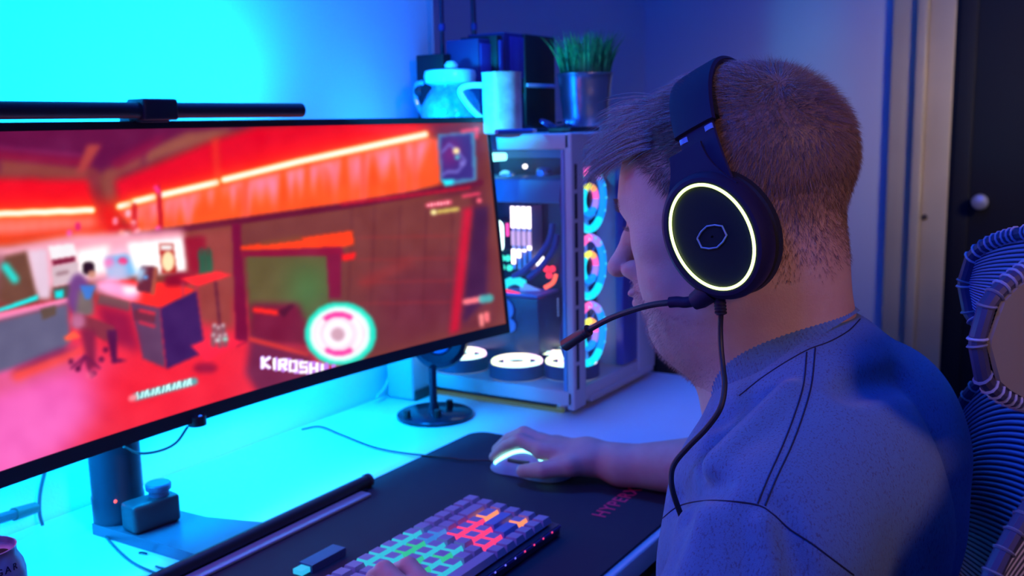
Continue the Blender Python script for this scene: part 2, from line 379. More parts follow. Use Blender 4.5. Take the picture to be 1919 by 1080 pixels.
# white objects at the wall corner behind the stand
wb = thing('white_adaptor', (1.38, 1.125, .75), 'white boxy adaptor standing between the round stand and the wall', 'adaptor')
l, r_ = ony(752, 720, 1.10), ony(790, 720, 1.10)
MB().box((l.x, 1.075, .7502), (l.x+.058, 1.135, .84), .006).build('body', WHITEP, wb)
MB().box((l.x+.004, 1.071, .7502), (l.x+.054, 1.075, .768), .001).build('base_trim', DARKG, wb)
wcb = MB().tube(spline([ony(735, 660, 1.14), ony(733, 690, 1.14), ony(722, 725, 1.13), ony(706, 745, 1.12)], 8), .003, 8)
tag(wcb.build('white_cable', mat('white_cable', (.4, .45, .6), .5)), 'pale cable running down the wall behind the round stand', 'cable')

# ================================================================== MONITOR
MX0, MX1, MZ0, MZ1 = .12, 1.387, .886, 1.246
def my(x, z): return .968-.15*(x-.75)**2+(z-1.065)*.09
def msurf(x, z, off=0): return Vector((x, my(x, z)+off, z))
mon = thing('curved_monitor', (.735, .98, .757), 'very wide curved monitor showing a red lit game scene', 'monitor')
def shell(x0, x1, z0, z1, f, bk, n=48):
    m = MB()
    def loop(i):
        x = x0+(x1-x0)*i/n; return [msurf(x, z0, f), msurf(x, z1, f), msurf(x, z1, bk), msurf(x, z0, bk)]
    vs = []; fs = []
    for i in range(n+1): vs += loop(i)
    for i in range(n):
        for k in range(4): fs.append((i*4+k, i*4+(k+1) % 4, (i+1)*4+(k+1) % 4, (i+1)*4+k))
    fs += [(3, 2, 1, 0), (n*4, n*4+1, n*4+2, n*4+3)]
    return m.add(vs, fs)
shell(MX0, MX1, MZ0, MZ1, .0015, .022).build('housing', BLACK, mon)
shell(MX0, MX1, MZ0, MZ0+.0165, -.002, .004).build('bezel', BLACK, mon)
shell(MX0, MX1, MZ1-.009, MZ1, -.002, .004).build('bezel', BLACK, mon)
shell(MX1-.0065, MX1, MZ0, MZ1, -.002, .004, 2).build('bezel', BLACK, mon)
shell(MX0, MX0+.0065, MZ0, MZ1, -.002, .004, 2).build('bezel', BLACK, mon)
shell(.45, 1.02, 1.0, 1.16, .022, .05, 20).build('rear_cover', BLACK, mon)
pl_ = ony(375, 783, my(.8, .88)-.004)
MB().lathe([(.0035, 0), (.003, .002)], pl_, 12, (0, -1, 0)).build('power_light', glow('power_blue', (.01, .15, 1), 1.5), mon)
MB().lathe([(.011, 0), (.011, .012)], (pl_.x, pl_.y+.006, MZ0+.007), 20, (0, 0, -1)).build('joystick', BLACK, mon)
mtx = ony(300, 806, my(.75, .89)-.004)
tc_ = (.725, 1.045)
MB().lathe([(.031, 0), (.031, .03), (.030, .032), (.030, .25)], (tc_[0], tc_[1], .7642), 40).build('column', mat('dark_teal_metal', (.02, .035, .06), .35, .4), mon)
MB().box((.69, .985, 1.03), (.76, 1.06, 1.11), .008).build('mount', BLACK, mon)
fp = [onz(172, 981, .7645), onz(378, 1042, .7645), Vector((.80, .875, .7645)), Vector((.778, .95, .7645)), Vector((.772, 1.085, .7645))]
fp = [Vector((p.x, p.y, .7502)) for p in fp]
MB().prism(fp, (0, 0, .0138)).build('foot', mat('blue_grey_slab', (.10, .14, .2), .35, .3), mon, smooth=False)
MB().tube(spline([ony(232, 838, .985), ony(262, 850, 1.0), ony(300, 845, 1.0), ony(330, 830, .99), ony(352, 800, .975)], 8), .0016, 8).build('cable', CABLE, mon)
MB().lathe([(.0022, 0), (.002, .001)], (ony(216, 940, tc_[1]-.032)), 10, (0, -1, 0)).build('status_light', glow('status_red', (1, .1, .08), 2), mon)

# light bar clipped on the monitor's top edge
br = thing('screen_light_bar', (.75, .955, 1.25), 'black screen light bar clipped on top of the curved monitor', 'lamp')
def by(x): return my(x, 1.25)-.012
xr = ony(594, 207, .935).x; bzl, bzr = ony(5, 210, .945).z, ony(590, 207, .935).z
xc = ony(315, 205, .95).x; zb = ony(315, 206, by(xc)).z
pts = [(x, by(x), zb-.0005) for x in np.linspace(2*xc-xr, xr, 24)]
MB().tube(pts, .0092, 20).build('tube', BLACK, br)
MB().box((xc-.024, by(xc)-.012, zb-.012), (xc+.024, by(xc)+.02, zb+.0125), .003).build('clamp', BLACK, br)
MB().box((xc-.020, by(xc)+.0, MZ1-.002), (xc+.020, by(xc)+.04, zb), .002).build('hook', BLACK, br)

# --- the picture on the screen, painted shape by shape
def paint():
    X0, X1, Y0, Y1, st = -160, 960, 190, 980, 2
    xs = np.arange(X0, X1, st); ys = np.arange(Y0, Y1, st); PX, PY = np.meshgrid(xs, ys)
    C = np.zeros(PX.shape+(3,)); C[:] = np.array([122, 58, 44])
    PX = PX.astype(float); PY = PY.astype(float)
    def inside(poly):
        r = np.zeros(PX.shape, bool); n = len(poly)
        for i in range(n):
            x1, y1 = poly[i]; x2, y2 = poly[(i+1) % n]
            if y1 == y2: continue
            c = ((PY < y1) != (PY < y2)) & (PX < (x2-x1)*(PY-y1)/(y2-y1)+x1); r ^= c
        return r
    def blur(A, k):
        for ax in (0, 1):
            for _ in range(2):
                P = np.pad(A, [(k, k) if a == ax else (0, 0) for a in range(A.ndim)], mode='edge'); cs = np.cumsum(P, axis=ax)
                z = np.zeros_like(np.take(cs, [0], axis=ax)); cs = np.concatenate([z, cs], axis=ax); n = A.shape[ax]
                A = (np.take(cs, range(2*k+1, 2*k+1+n), axis=ax)-np.take(cs, range(0, n), axis=ax))/(2*k+1)
        return A
    def put_(m, col, a=1.0, soft=0):
        m = m.astype(float)
        if soft: m = blur(m, soft)
        m = (m*a)[..., None]; C[:] = C*(1-m)+np.array(col, float)*m
    def poly(p, col, a=1.0, soft=0): put_(inside(p), col, a, soft)
    def seg(p, w, col, a=1.0, soft=0, add=False):
        m = np.zeros(PX.shape)
        for (x1, y1), (x2, y2) in zip(p[:-1], p[1:]):
            L = (x2-x1)**2+(y2-y1)**2+1e-9; t = np.clip(((PX-x1)*(x2-x1)+(PY-y1)*(y2-y1))/L, 0, 1)
            d = np.hypot(PX-x1-t*(x2-x1), PY-y1-t*(y2-y1)); m = np.maximum(m, np.clip(w/2-d+1, 0, 1))
        put_(m, col, a, soft)
    def ell(cx, cy, rx, ry, col, a=1.0, soft=0, rin=0):
        d = np.hypot((PX-cx)/rx, (PY-cy)/ry); put_((d < 1) & (d >= rin), col, a, soft)
    nz = blur(rng.random(PX.shape), 5); nz = (nz-nz.mean())/nz.std()
    nv = blur(rng.random((1, PX.shape[1])).repeat(PX.shape[0], 0), 2); nv = (nv-nv.mean())/nv.std()
    # floor
    poly([(-200, 640), (130, 560), (480, 560), (700, 700), (500, 800), (-200, 1000)], (228, 40, 62), 1, 8)
    poly([(-200, 690), (60, 660), (230, 690), (120, 860), (-200, 1000)], (236, 92, 178), .95, 14)
    poly([(-200, 790), (40, 740), (170, 760), (60, 900), (-200, 1000)], (240, 105, 190), .7, 12)
    poly([(150, 700), (330, 640), (470, 650), (420, 750), (260, 810)], (240, 30, 48), .8, 14)
    poly([(-200, 640), (0, 700), (130, 650), (150, 690), (0, 740), (-200, 760)], (205, 75, 105), .6, 6)
    # ceiling and beams
    poly([(-200, 230), (560, 230), (400, 250), (235, 330), (180, 330), (-200, 320)], (98, 14, 62), 1, 3)
    seg([(-100, 268), (150, 292)], 7, (128, 30, 82), .8, 2)
    poly([(0, 295), (175, 315), (190, 345), (0, 332)], (138, 60, 52), 1, 3)
    poly([(-200, 280), (170, 312), (170, 300), (-200, 268)], (150, 14, 50), .9, 3)
    poly([(160, 318), (185, 320), (205, 420), (180, 410)], (130, 42, 50), 1, 3)
    poly([(190, 322), (268, 285), (268, 312), (215, 335), (218, 400), (200, 400)], (140, 66, 56), 1, 3)
    poly([(272, 283), (350, 248), (440, 240), (405, 262), (340, 282), (272, 310)], (148, 78, 64), 1, 3)
    poly([(163, 272), (190, 272), (158, 325), (142, 325)], (168, 58, 55), 1, 2)
    poly([(205, 305), (262, 272), (320, 247), (270, 292), (220, 318)], (140, 8, 55), .7, 3)
    # red walls
    poly([(-200, 330), (165, 338), (178, 400), (182, 440), (-200, 440)], (232, 6, 22), 1, 3)
    poly([(-200, 375), (178, 365), (180, 420), (-200, 440)], (255, 30, 8), .8, 8)
    poly([(215, 340), (405, 262), (480, 238), (640, 228), (860, 226), (800, 252), (225, 388)], (222, 4, 28), 1, 3)
    poly([(225, 368), (410, 310), (640, 250), (790, 234), (800, 258), (420, 350), (225, 398)], (255, 26, 10), .85, 8)
    poly([(395, 262), (410, 258), (415, 335), (402, 340)], (235, 60, 30), .6, 2)
    poly([(780, 226), (900, 226), (905, 300), (830, 300), (825, 258)], (105, 26, 55), 1, 5)
    poly([(820, 300), (905, 285), (925, 600), (840, 620)], (100, 32, 44), 1, 6)
    # orange band under the neon tube, with pink drips
    band = [(220, 392), (800, 258), (826, 262), (828, 345), (760, 362), (640, 384), (440, 412), (250, 436)]
    poly(band, (255, 84, 22), 1, 2)
    yl_ = 392-(PX-220)*(134/580); t = np.clip((PY-yl_)/70, 0, 1); msk = inside(band)
    m = msk*np.clip(1.25-t*1.6+.55*nv, 0, 1); put_(blur(m, 2), (255, 135, 180), .9)
    m = msk*np.clip((nv*.8-.5), 0, 1)*.8; put_(blur(m, 2), (255, 62, 0), .8)
    for x, a_ in ((276, .7), (322, .5), (450, .8), (530, .6), (610, .7), (700, .6), (760, .5)): seg([(x, 392-(x-220)*.231+14), (x+3, 392-(x-220)*.231+58)], 9, (240, 70, 0), a_, 3)
    poly([(-200, 405), (178, 400), (205, 430), (-200, 462)], (255, 100, 70), 1, 4)
    for x in range(-190, 170, 21): seg([(x, 408), (x+2, 440)], 9, (255, 150, 175), .6, 4)
    poly([(-200, 448), (40, 440), (215, 425), (215, 445), (20, 462), (-200, 480)], (240, 60, 10), 1, 4)
    poly([(178, 380), (225, 380), (235, 440), (190, 440)], (245, 22, 8), .9, 6)
    # neon tubes
    for L_ in ([(-200, 409), (172, 394)], [(224, 387), (250, 380)], [(253, 378), (289, 369)], [(302, 366), (406, 342)], [(420, 337), (560, 303), (797, 252)]):
        seg(L_, 26, (255, 90, 10), .55, 4); seg(L_, 13, (255, 170, 60), .9, 1); seg(L_, 9, (255, 248, 232), 1, 1)
    # brackets, pipes and clutter on the back shelf
    seg([(297, 350), (303, 440)], 7, (185, 8, 30), .9, 1); seg([(292, 352), (296, 358)], 9, (255, 60, 160), .8, 1)
    seg([(252, 385), (252, 440)], 8, (200, 20, 25), .8, 1)
    for x, y, c in ((240, 400, (255, 190, 220)), (250, 420, (255, 210, 230)), (216, 415, (255, 150, 190)), (235, 442, (255, 220, 230)), (257, 434, (255, 160, 180)), (296, 430, (255, 70, 190)), (130, 438, (240, 70, 190)), (146, 425, (220, 20, 110)), (228, 436, (255, 170, 120))): ell(x, y, 6, 8, c, .8, 1)
    seg([(206, 430), (252, 424)], 9, (215, 15, 20), .8, 2)
    # dark rail along the wall and post
    seg([(250, 446), (330, 432), (440, 416), (640, 388), (760, 368), (900, 342)], 11, (96, 12, 42), .95, 1)
    seg([(640, 383), (880, 352)], 4, (235, 20, 40), .7, 1)
    poly([(310, 440), (440, 425), (442, 620), (350, 600)], (150, 62, 55), 1, 4)
    poly([(435, 420), (452, 420), (466, 640), (442, 650)], (120, 10, 52), 1, 1)
    # lower wall, panels and red beam
    poly([(452, 424), (880, 362), (930, 590), (700, 660), (560, 640), (470, 640)], (118, 54, 48), 1, 2)
    poly([(700, 520), (930, 470), (930, 600), (700, 660)], (100, 30, 55), .6, 20)
    for x in (660, 702, 750, 800, 848): seg([(x, 388), (x-8, 600)], 3, (95, 34, 40), .5, 1)
    for y in (446, 488, 530, 570): seg([(670, y), (850, y-4)], 3, (160, 44, 44), .45, 1)
    poly([(672, 524), (770, 484), (780, 492), (680, 540)], (160, 44, 40), .6, 4)
    poly([(868, 392), (888, 388), (860, 620), (842, 628)], (196, 20, 46), 1, 2)
    poly([(888, 390), (915, 385), (912, 560), (866, 610)], (62, 22, 66), .9, 2)
    # green window, machine and counter in the middle
    poly([(452, 462), (660, 432), (664, 458), (618, 470), (452, 470)], (255, 62, 10), 1, 1)
    poly([(490, 452), (560, 441), (570, 450), (490, 460)], (120, 62, 40), .9, 1)
    poly([(452, 472), (640, 462), (648, 486), (612, 480), (456, 484)], (140, 14, 52), 1, 1)
    poly([(462, 482), (612, 480), (616, 600), (470, 600)], (98, 84, 46), 1, 1)
    poly([(540, 500), (612, 500), (614, 600), (545, 600)], (66, 122, 66), .7, 12)
    poly([(612, 478), (640, 475), (640, 560), (618, 560)], (128, 20, 56), 1, 1)
    poly([(640, 478), (668, 472), (664, 486), (642, 490)], (250, 30, 22), 1, 1)
    poly([(470, 570), (560, 570), (590, 650), (470, 640)], (118, 22, 52), 1, 3)
    seg([(478, 581), (518, 586)], 9, (248, 40, 26), 1, 1)
    poly([(520, 584), (545, 570), (552, 572), (532, 595)], (80, 14, 40), 1, 1)
    poly([(470, 632), (580, 660), (600, 720), (500, 760), (460, 700)], (112, 32, 66), 1, 3)
    seg([(470, 636), (575, 664)], 8, (205, 50, 48), 1, 1)
    # room on the left: counter, cabinets, terminals, windows
    poly([(-200, 470), (20, 462), (140, 440), (345, 430), (345, 500), (-200, 590)], (242, 160, 180), 1, 3)
    poly([(142, 470), (205, 458), (205, 510), (145, 520)], (255, 250, 248), 1, 3)
    poly([(238, 455), (345, 444), (350, 510), (245, 515)], (255, 250, 250), 1, 2)
    poly([(208, 470), (240, 462), (240, 500), (208, 505)], (250, 200, 225), .8, 3)
    poly([(8, 480), (52, 470), (74, 560), (20, 570), (-20, 560)], (108, 66, 48), 1, 2)
    poly([(-200, 480), (8, 478), (-10, 570), (-200, 600)], (120, 72, 80), 1, 4)
    seg([(10, 500), (28, 524)], 14, (30, 235, 225), .9, 2)
    poly([(52, 470), (88, 466), (96, 560), (72, 562)], (225, 195, 215), 1, 2)
    poly([(90, 462), (138, 456), (146, 480), (96, 488)], (238, 232, 236), 1, 1)
    poly([(97, 488), (140, 481), (142, 492), (100, 499)], (122, 26, 52), 1, 1)
    poly([(96, 500), (146, 490), (150, 528), (100, 538)], (205, 178, 188), 1, 1)
    seg([(108, 514), (126, 510)], 7, (150, 110, 120), .8, 1)
    poly([(100, 540), (132, 534), (134, 560), (104, 565)], (82, 70, 62), 1, 1)
    poly([(102, 546), (118, 543), (119, 558), (103, 560)], (20, 220, 222), 1, 1)
    poly([(-200, 620), (0, 578), (70, 553), (72, 562), (10, 582), (-200, 640)], (30, 240, 240), 1, 1)
    poly([(-200, 640), (0, 586), (128, 558), (130, 568), (0, 602), (-200, 660)], (250, 130, 175), 1, 1)
    poly([(-200, 655), (0, 600), (128, 568), (132, 640), (120, 655), (25, 690), (-200, 760)], (96, 92, 122), 1, 2)
    poly([(76, 580), (104, 573), (106, 590), (80, 600)], (96, 74, 62), 1, 1)
    poly([(30, 690), (110, 655), (150, 650), (60, 690), (20, 705)], (110, 30, 80), 1, 3)
    poly([(20, 700), (150, 655), (175, 640), (160, 660), (30, 715)], (255, 70, 40), .8, 3)
    # hologram, desk, monitor, cabinet
    poly([(198, 482), (240, 476), (256, 515), (205, 525)], (90, 180, 240), .85, 2)
    ell(205, 493, 10, 10, (255, 110, 180), .9, 2); ell(230, 490, 9, 7, (255, 40, 110), .95, 1)
    poly([(205, 495), (235, 492), (245, 540), (200, 545)], (200, 190, 225), .8, 3)
    poly([(182, 530), (235, 525), (330, 530), (368, 545), (300, 578), (240, 566)], (252, 40, 32), 1, 1)
    poly([(180, 528), (205, 520), (262, 540), (262, 562), (240, 566), (180, 545)], (255, 170, 225), .95, 3)
    poly([(228, 538), (252, 536), (262, 548), (236, 552)], (255, 250, 252), 1, 2)
    poly([(265, 498), (290, 500), (296, 508), (284, 550), (256, 545)], (104, 34, 50), 1, 1)
    seg([(292, 504), (286, 550)], 6, (170, 84, 60), 1, 1)
    poly([(256, 505), (274, 500), (270, 520), (258, 530)], (170, 215, 250), .9, 2); ell(273, 520, 4, 4, (90, 170, 250), 1, 1)
    poly([(298, 458), (324, 456), (332, 512), (304, 514)], (178, 34, 24), 1, 1); ell(315, 490, 12, 19, (250, 226, 176), 1, 1)
    poly([(300, 460), (323, 459), (324, 468), (301, 469)], (240, 235, 235), 1, 1)
    poly([(308, 520), (340, 510), (372, 515), (350, 535), (310, 538)], (140, 8, 36), 1, 2)
    poly([(345, 446), (385, 442), (388, 510), (356, 515)], (150, 18, 40), 1, 2)
    for x in (378, 390): seg([(x, 474), (x+3, 514)], 13, (44, 92, 66), .95, 1); seg([(x, 466), (x, 476)], 5, (90, 60, 50), .9, 1)
    poly([(338, 522), (408, 508), (436, 516), (370, 538)], (255, 42, 46), 1, 1)
    seg([(342, 530), (350, 650)], 3, (170, 50, 80), .7, 1); seg([(368, 538), (384, 672)], 4, (190, 40, 70), .8, 1); seg([(404, 530), (412, 610)], 4, (90, 24, 50), .9, 1)
    poly([(186, 552), (244, 566), (242, 584), (182, 570)], (118, 74, 78), 1, 1)
    poly([(244, 566), (300, 578), (310, 690), (268, 672)], (96, 58, 92), 1, 1)
    poly([(300, 578), (368, 546), (384, 660), (312, 692)], (60, 24, 88), 1, 1)
    poly([(250, 580), (292, 588), (292, 606), (252, 600)], (110, 40, 60), 1, 1)
    seg([(262, 582), (289, 588)], 4, (245, 40, 60), 1, 1); seg([(262, 604), (289, 612)], 4, (230, 36, 60), 1, 1)
    poly([(182, 572), (244, 586), (262, 660), (200, 640)], (130, 12, 60), .8, 4)
    poly([(358, 648), (400, 632), (462, 640), (386, 678)], (248, 34, 62), 1, 1)
    for x, y in ((402, 612), (410, 616), (418, 612), (400, 630), (412, 632), (422, 630)): seg([(x, y), (x, y+16)], 8, (128, 78, 88), .95, 1); ell(x, y-2, 3, 4, (220, 200, 210), .9, 1)
    ell(408, 638, 5, 4, (200, 220, 220), 1, 1); ell(422, 636, 5, 4, (150, 230, 210), 1, 1)
    ell(385, 690, 22, 10, (140, 12, 50), .9, 2)
    # seated figure
    poly([(138, 515), (152, 512), (166, 530), (172, 580), (140, 595), (126, 570), (130, 530)], (112, 62, 128), 1, 2)
    poly([(148, 545), (172, 535), (176, 590), (140, 598)], (118, 100, 100), 1, 2)
    poly([(150, 536), (180, 534), (170, 560), (160, 562)], (60, 120, 215), .9, 1)
    ell(166, 503, 12, 13, (40, 14, 26), 1, 1); ell(172, 514, 7, 8, (206, 140, 118), .9, 1)
    poly([(140, 588), (160, 592), (184, 600), (214, 612), (222, 640), (200, 640), (160, 620), (134, 612)], (132, 44, 60), 1, 1)
    ell(146, 602, 14, 16, (190, 110, 150), .9, 2)
    poly([(200, 620), (220, 618), (220, 672), (238, 676), (210, 682)], (84, 14, 66), 1, 1)
    poly([(150, 615), (178, 620), (180, 690), (166, 694)], (130, 26, 62), 1, 2)
    poly([(120, 632), (140, 620), (152, 632), (124, 640)], (255, 90, 60), 1, 1)
    seg([(134, 690), (160, 668), (186, 690)], 4, (110, 20, 70), .9, 1); seg([(146, 692), (160, 668), (172, 706)], 4, (110, 20, 70), .9, 1)
    for x, y in ((133, 678), (146, 692), (176, 700), (190, 674), (198, 656)): ell(x, y, 5, 6, (90, 12, 60), .9, 1)
    ell(170, 703, 10, 6, (255, 110, 150), .6, 2)
    # HUD: minimap
    poly([(820, 252), (890, 246), (894, 338), (846, 348), (826, 338)], (74, 132, 178), 1, 1)
    poly([(827, 257), (883, 251), (887, 334), (829, 339)], (56, 40, 126), 1, 1)
    poly([(829, 262), (860, 262), (862, 300), (829, 320)], (130, 24, 110), .8, 6)
    seg([(829, 285), (842, 270), (858, 284), (872, 302), (858, 322), (838, 322), (830, 328)], 4, (112, 104, 196), .9, 1)
    ell(855, 283, 6, 6, (255, 228, 160), 1, 1); ell(857, 295, 5, 5, (90, 190, 205), 1, 1); ell(866, 306, 6, 6, (130, 120, 210), .8, 1)
    poly([(828, 338), (852, 337), (848, 346), (834, 349)], (40, 236, 248), 1, 1)
    seg([(866, 246), (896, 242)], 5, (240, 70, 100), 1, 1); seg([(893, 242), (893, 258)], 5, (240, 70, 100), 1, 1)
    seg([(802, 385), (843, 379)], 8, (250, 96, 122), 1, 1)
    for k, x in enumerate(range(803, 843, 6)): ell(x, 385-(x-802)*.14, 2, 3, (255, 180, 190), .7, 0)
    ell(813, 398, 6, 6, (255, 240, 160), 1, 1); seg([(822, 397), (858, 392)], 6, (214, 190, 90), 1, 1)
    seg([(868, 368), (898, 363)], 5, (235, 66, 96), 1, 1); ell(898, 376, 5, 6, (250, 100, 120), 1, 1)
    seg([(872, 566), (900, 561)], 10, (255, 120, 130), 1, 1); seg([(904, 561), (918, 559)], 14, (70, 176, 176), .9, 1)
    seg([(902, 592), (903, 608)], 8, (255, 140, 140), 1, 1); seg([(912, 589), (913, 600)], 9, (255, 120, 125), 1, 1)
    # HUD: scanner ring
    ell(638, 628, 80, 72, (96, 60, 60), .3, 10)
    ell(638, 626, 67, 60, (40, 225, 195), 1, 1); ell(637, 626, 57, 51, (232, 252, 246), 1, 1); ell(636, 626, 49, 42, (236, 220, 232), 1, 1)
    d = np.hypot((PX-635)/44, (PY-626)/41); th = np.degrees(np.arctan2(PY-626, PX-635))
    put_((d < 1) & (d > .78) & (((th > -135) & (th < -50)) | ((th > 50) & (th < 130))), (250, 60, 160), 1, 1)
    put_((d < 1.02) & (d > .80) & (((abs(th) > 140)) | (abs(th) < 45)), (255, 240, 246), 1, 1)
    ell(633, 626, 30, 29, (240, 218, 234), 1, 1); ell(633, 626, 26, 25, (255, 246, 250), 1, 1, .62); ell(633, 627, 12, 12, (206, 160, 178), 1, 1)
    # KIROSHI lettering and the cyan caption
    def word(s, x, y, h, w, slope, col, lw, dy=0):
        G = {'K': [((0, 0), (0, 1)), ((1, 0), (0, .5), (1, 1))], 'I': [((.5, 0), (.5, 1))], 'R': [((0, 1), (0, 0), (1, 0), (1, .5), (0, .5)), ((.4, .5), (1, 1))],
             'O': [((0, 0), (1, 0), (1, 1), (0, 1), (0, 0))], 'S': [((1, 0), (0, 0), (0, .5), (1, .5), (1, 1), (0, 1))], 'H': [((0, 0), (0, 1)), ((1, 0), (1, 1)), ((0, .5), (1, .5))]}
        for ch in s:
            ww = w if ch != 'I' else w*.4
            for L_ in G[ch]: seg([(x+a_*ww, y+(x-x0_)*slope+b_*h) for a_, b_ in L_], lw, col, 1, 0)
            x += ww+lw+3
    x0_ = 492
    word('KIROSHI', 492, 671, 18, 12, .12, (190, 120, 230), 8); word('KIROSHI', 492, 671, 18, 12, .12, (255, 250, 255), 4.5)
    seg([(256, 744), (364, 715)], 13, (44, 205, 205), .75, 1)
    for k in range(16):
        x = 259+k*6.6; seg([(x, 748-(x-256)*.268), (x+(2 if k % 3 else -2), 738-(x-256)*.268)], 3.4, (200, 255, 252), .9, 0)
    seg([(246, 747), (252, 745)], 10, (255, 140, 150), 1, 1)
    C += nz[..., None]*2
    C = np.clip(C, 0, 255)/255
    return C, X0, Y0, st
SCR, SX0, SY0, SST = paint()
nu, nv_ = 620, 240
sx = np.linspace(MX0+.0065, MX1-.0065, nu); sz = np.linspace(MZ0+.0165, MZ1-.009, nv_)
GX, GZ = np.meshgrid(sx, sz, indexing='ij'); GY = .968-.15*(GX-.75)**2+(GZ-1.065)*.09-.0002
V = np.stack([GX, GY, GZ], -1).reshape(-1, 3)
pxs, pys = projn(V)
ix = np.clip(((pxs-SX0)/SST), 0, SCR.shape[1]-1.01); iy = np.clip(((pys-SY0)/SST), 0, SCR.shape[0]-1.01)
i0 = ix.astype(int); j0 = iy.astype(int); fx = (ix-i0)[:, None]; fy = (iy-j0)[:, None]
c = (SCR[j0, i0]*(1-fx)+SCR[j0, i0+1]*fx)*(1-fy)+(SCR[j0+1, i0]*(1-fx)+SCR[j0+1, i0+1]*fx)*fy
lin = np.where(c <= .04045, c/12.92, ((c+.055)/1.055)**2.4)
I = np.arange(nu*nv_).reshape(nu, nv_)
F_ = np.stack([I[:-1, :-1], I[1:, :-1], I[1:, 1:], I[:-1, 1:]], -1).reshape(-1, 4)
def npmesh(name, V, F):
    me = bpy.data.meshes.new(name); V = np.ascontiguousarray(V, dtype=np.float32); F = np.ascontiguousarray(F, dtype=np.int32)
    me.vertices.add(len(V)); me.vertices.foreach_set('co', V.ravel()); k = F.shape[1]
    me.loops.add(F.size); me.loops.foreach_set('vertex_index', F.ravel()); me.polygons.add(len(F))
    me.polygons.foreach_set('loop_start', np.arange(0, F.size, k, dtype=np.int32)); me.polygons.foreach_set('loop_total', np.full(len(F), k, dtype=np.int32))
    me.update(calc_edges=True); return me
me = npmesh('screen', V, F_)
at = me.color_attributes.new('picture', 'FLOAT_COLOR', 'POINT'); at.data.foreach_set('color', np.concatenate([lin, np.ones((len(lin), 1))], 1).astype(np.float32).ravel())
sm = bpy.data.materials.new('lit_screen'); sm.use_nodes = True; nt = sm.node_tree; b = nt.nodes['Principled BSDF']
b.inputs['Base Color'].default_value = (.01, .01, .01, 1); b.inputs['Roughness'].default_value = .4
ca = nt.nodes.new('ShaderNodeVertexColor'); ca.layer_name = 'picture'; nt.links.new(ca.outputs[0], b.inputs['Emission Color']); b.inputs['Emission Strength'].default_value = 1.15
link('screen', me, sm, mon, False)

# ================================================================== COMPUTER TOWER
CX0, CX1, CY0, CY1, CZ0, CZ1 = 1.402, 1.73, .775, 1.135, .766, 1.217
pc = thing('computer_tower', (1.566, .955, .75), 'white glass sided computer tower glowing with coloured fans at the end of the desk', 'computer')
WP = WHITEP
GL = mat('tinted_clear_glass', (.95, .97, 1), .02, alpha=.03, spec=.15)
MB().box((CX0, CY0+.004, CZ0), (CX1, CY1, CZ0+.026), .003).build('bottom_rail', WP, pc)
MB().box((CX0, CY0+.004, CZ1-.026), (CX1, CY1, CZ1), .003).build('top_panel', WP, pc)
post = MB(); pw = .042
post.box((CX0, CY0, CZ0-.006), (CX0+pw, CY0+.014, CZ1+.001), .003)
po = post.build('corner_post', WP, pc)
for k in range(8):
    z1 = 1.168-k*.0475
    MB().box((CX0+.008, CY0-.0006, z1-.041), (CX0+.017, CY0+.003, z1), .0004).build('slot', mat('slot_dark', (.02, .02, .03), .7), po)
MB().box((CX0, CY0+.014, CZ0+.026), (CX0+.004, CY0+.02, CZ1-.026)).build('glass_edge', mat('blue_edge', (.1, .25, .5), .3), pc)
MB().box((CX0, CY1-.016, CZ0), (CX0+.03, CY1, CZ1), .002).build('rear_post', WP, pc)
MB().box((CX1-.135, CY0+.0045, CZ0+.03), (CX1-.076, CY0+.02, CZ1-.03), .001).build('front_blank', mat('indigo_blank', (.03, .04, .3), .3), pc)
MB().box((CX1-.075, CY0+.002, CZ0), (CX1, CY1, CZ1), .004).build('side_chamber', WP, pc)
MB().box((CX0, CY0+.02, CZ0+.028), (CX0+.003, CY1-.02, CZ1-.028)).build('side_glass', GL, pc)
MB().box((CX0+pw, CY0+.001, CZ0+.028), (CX1-.076, CY0+.004, CZ1-.028)).build('front_glass', GL, pc)
MB().box((CX0+.03, CY1-.012, CZ0+.02), (CX1-.075, CY1-.008, CZ1-.02)).build('rear_panel', mat('case_blue_grey', (.12, .14, .25), .5), pc)
vent = MB()
for k in range(26): vent.box((CX0+.06+k*.0098, CY0-.001, CZ0-.004), (CX0+.065+k*.0098, CY0+.012, CZ0+.006))
vent.build('vent_teeth', WP, pc)
for x, y in ((CX0+.03, CY0+.04), (CX1-.04, CY0+.04), (CX0+.03, CY1-.04), (CX1-.04, CY1-.04)):
    MB().lathe([(.012, 0), (.013, .003), (.011, .016)], (x, y, .7502), 20).build('foot', mat('chrome_foot', (.6, .6, .6), .25, .8), pc)
MB().box((CX0+.01, CY0+.03, .7502), (CX0+.018, CY1-.06, .756)).build('underglow_strip', mat('rgb_strip_plastic', (.03, .05, .04), .4, emit=(.35, .5, .15), es=.15), pc)
MBX = 1.60
BRD = mat('circuit_board', (.012, .014, .03), .5, noise=.5, nscale=60)
MB().box((MBX, .84, .86), (MBX+.006, 1.10, 1.17)).build('motherboard', BRD, pc)
MB().box((MBX+.006, CY0+.02, CZ0+.026), (MBX+.012, CY1-.02, CZ1-.026)).build('inner_wall', mat('inner_white', (.25, .28, .4), .5), pc)
WG = glow('white_led', (1, .97, 1), 2.2)
def dots(mb, x, y0, y1, z0, z1, ny, nz, r=.003):
    for i in range(ny):
        for j in range(nz):
            mb.lathe([(r, 0), (r*.8, .002)], (x, y0+(y1-y0)*i/max(1, ny-1), z0+(z1-z0)*j/max(1, nz-1)), 8, (-1, 0, 0))
ramY = [onx(px, 430, MBX).y for px in (983, 993, 1003, 1013)]
zA, zB = onx(998, 384, MBX).z, onx(998, 500, MBX).z
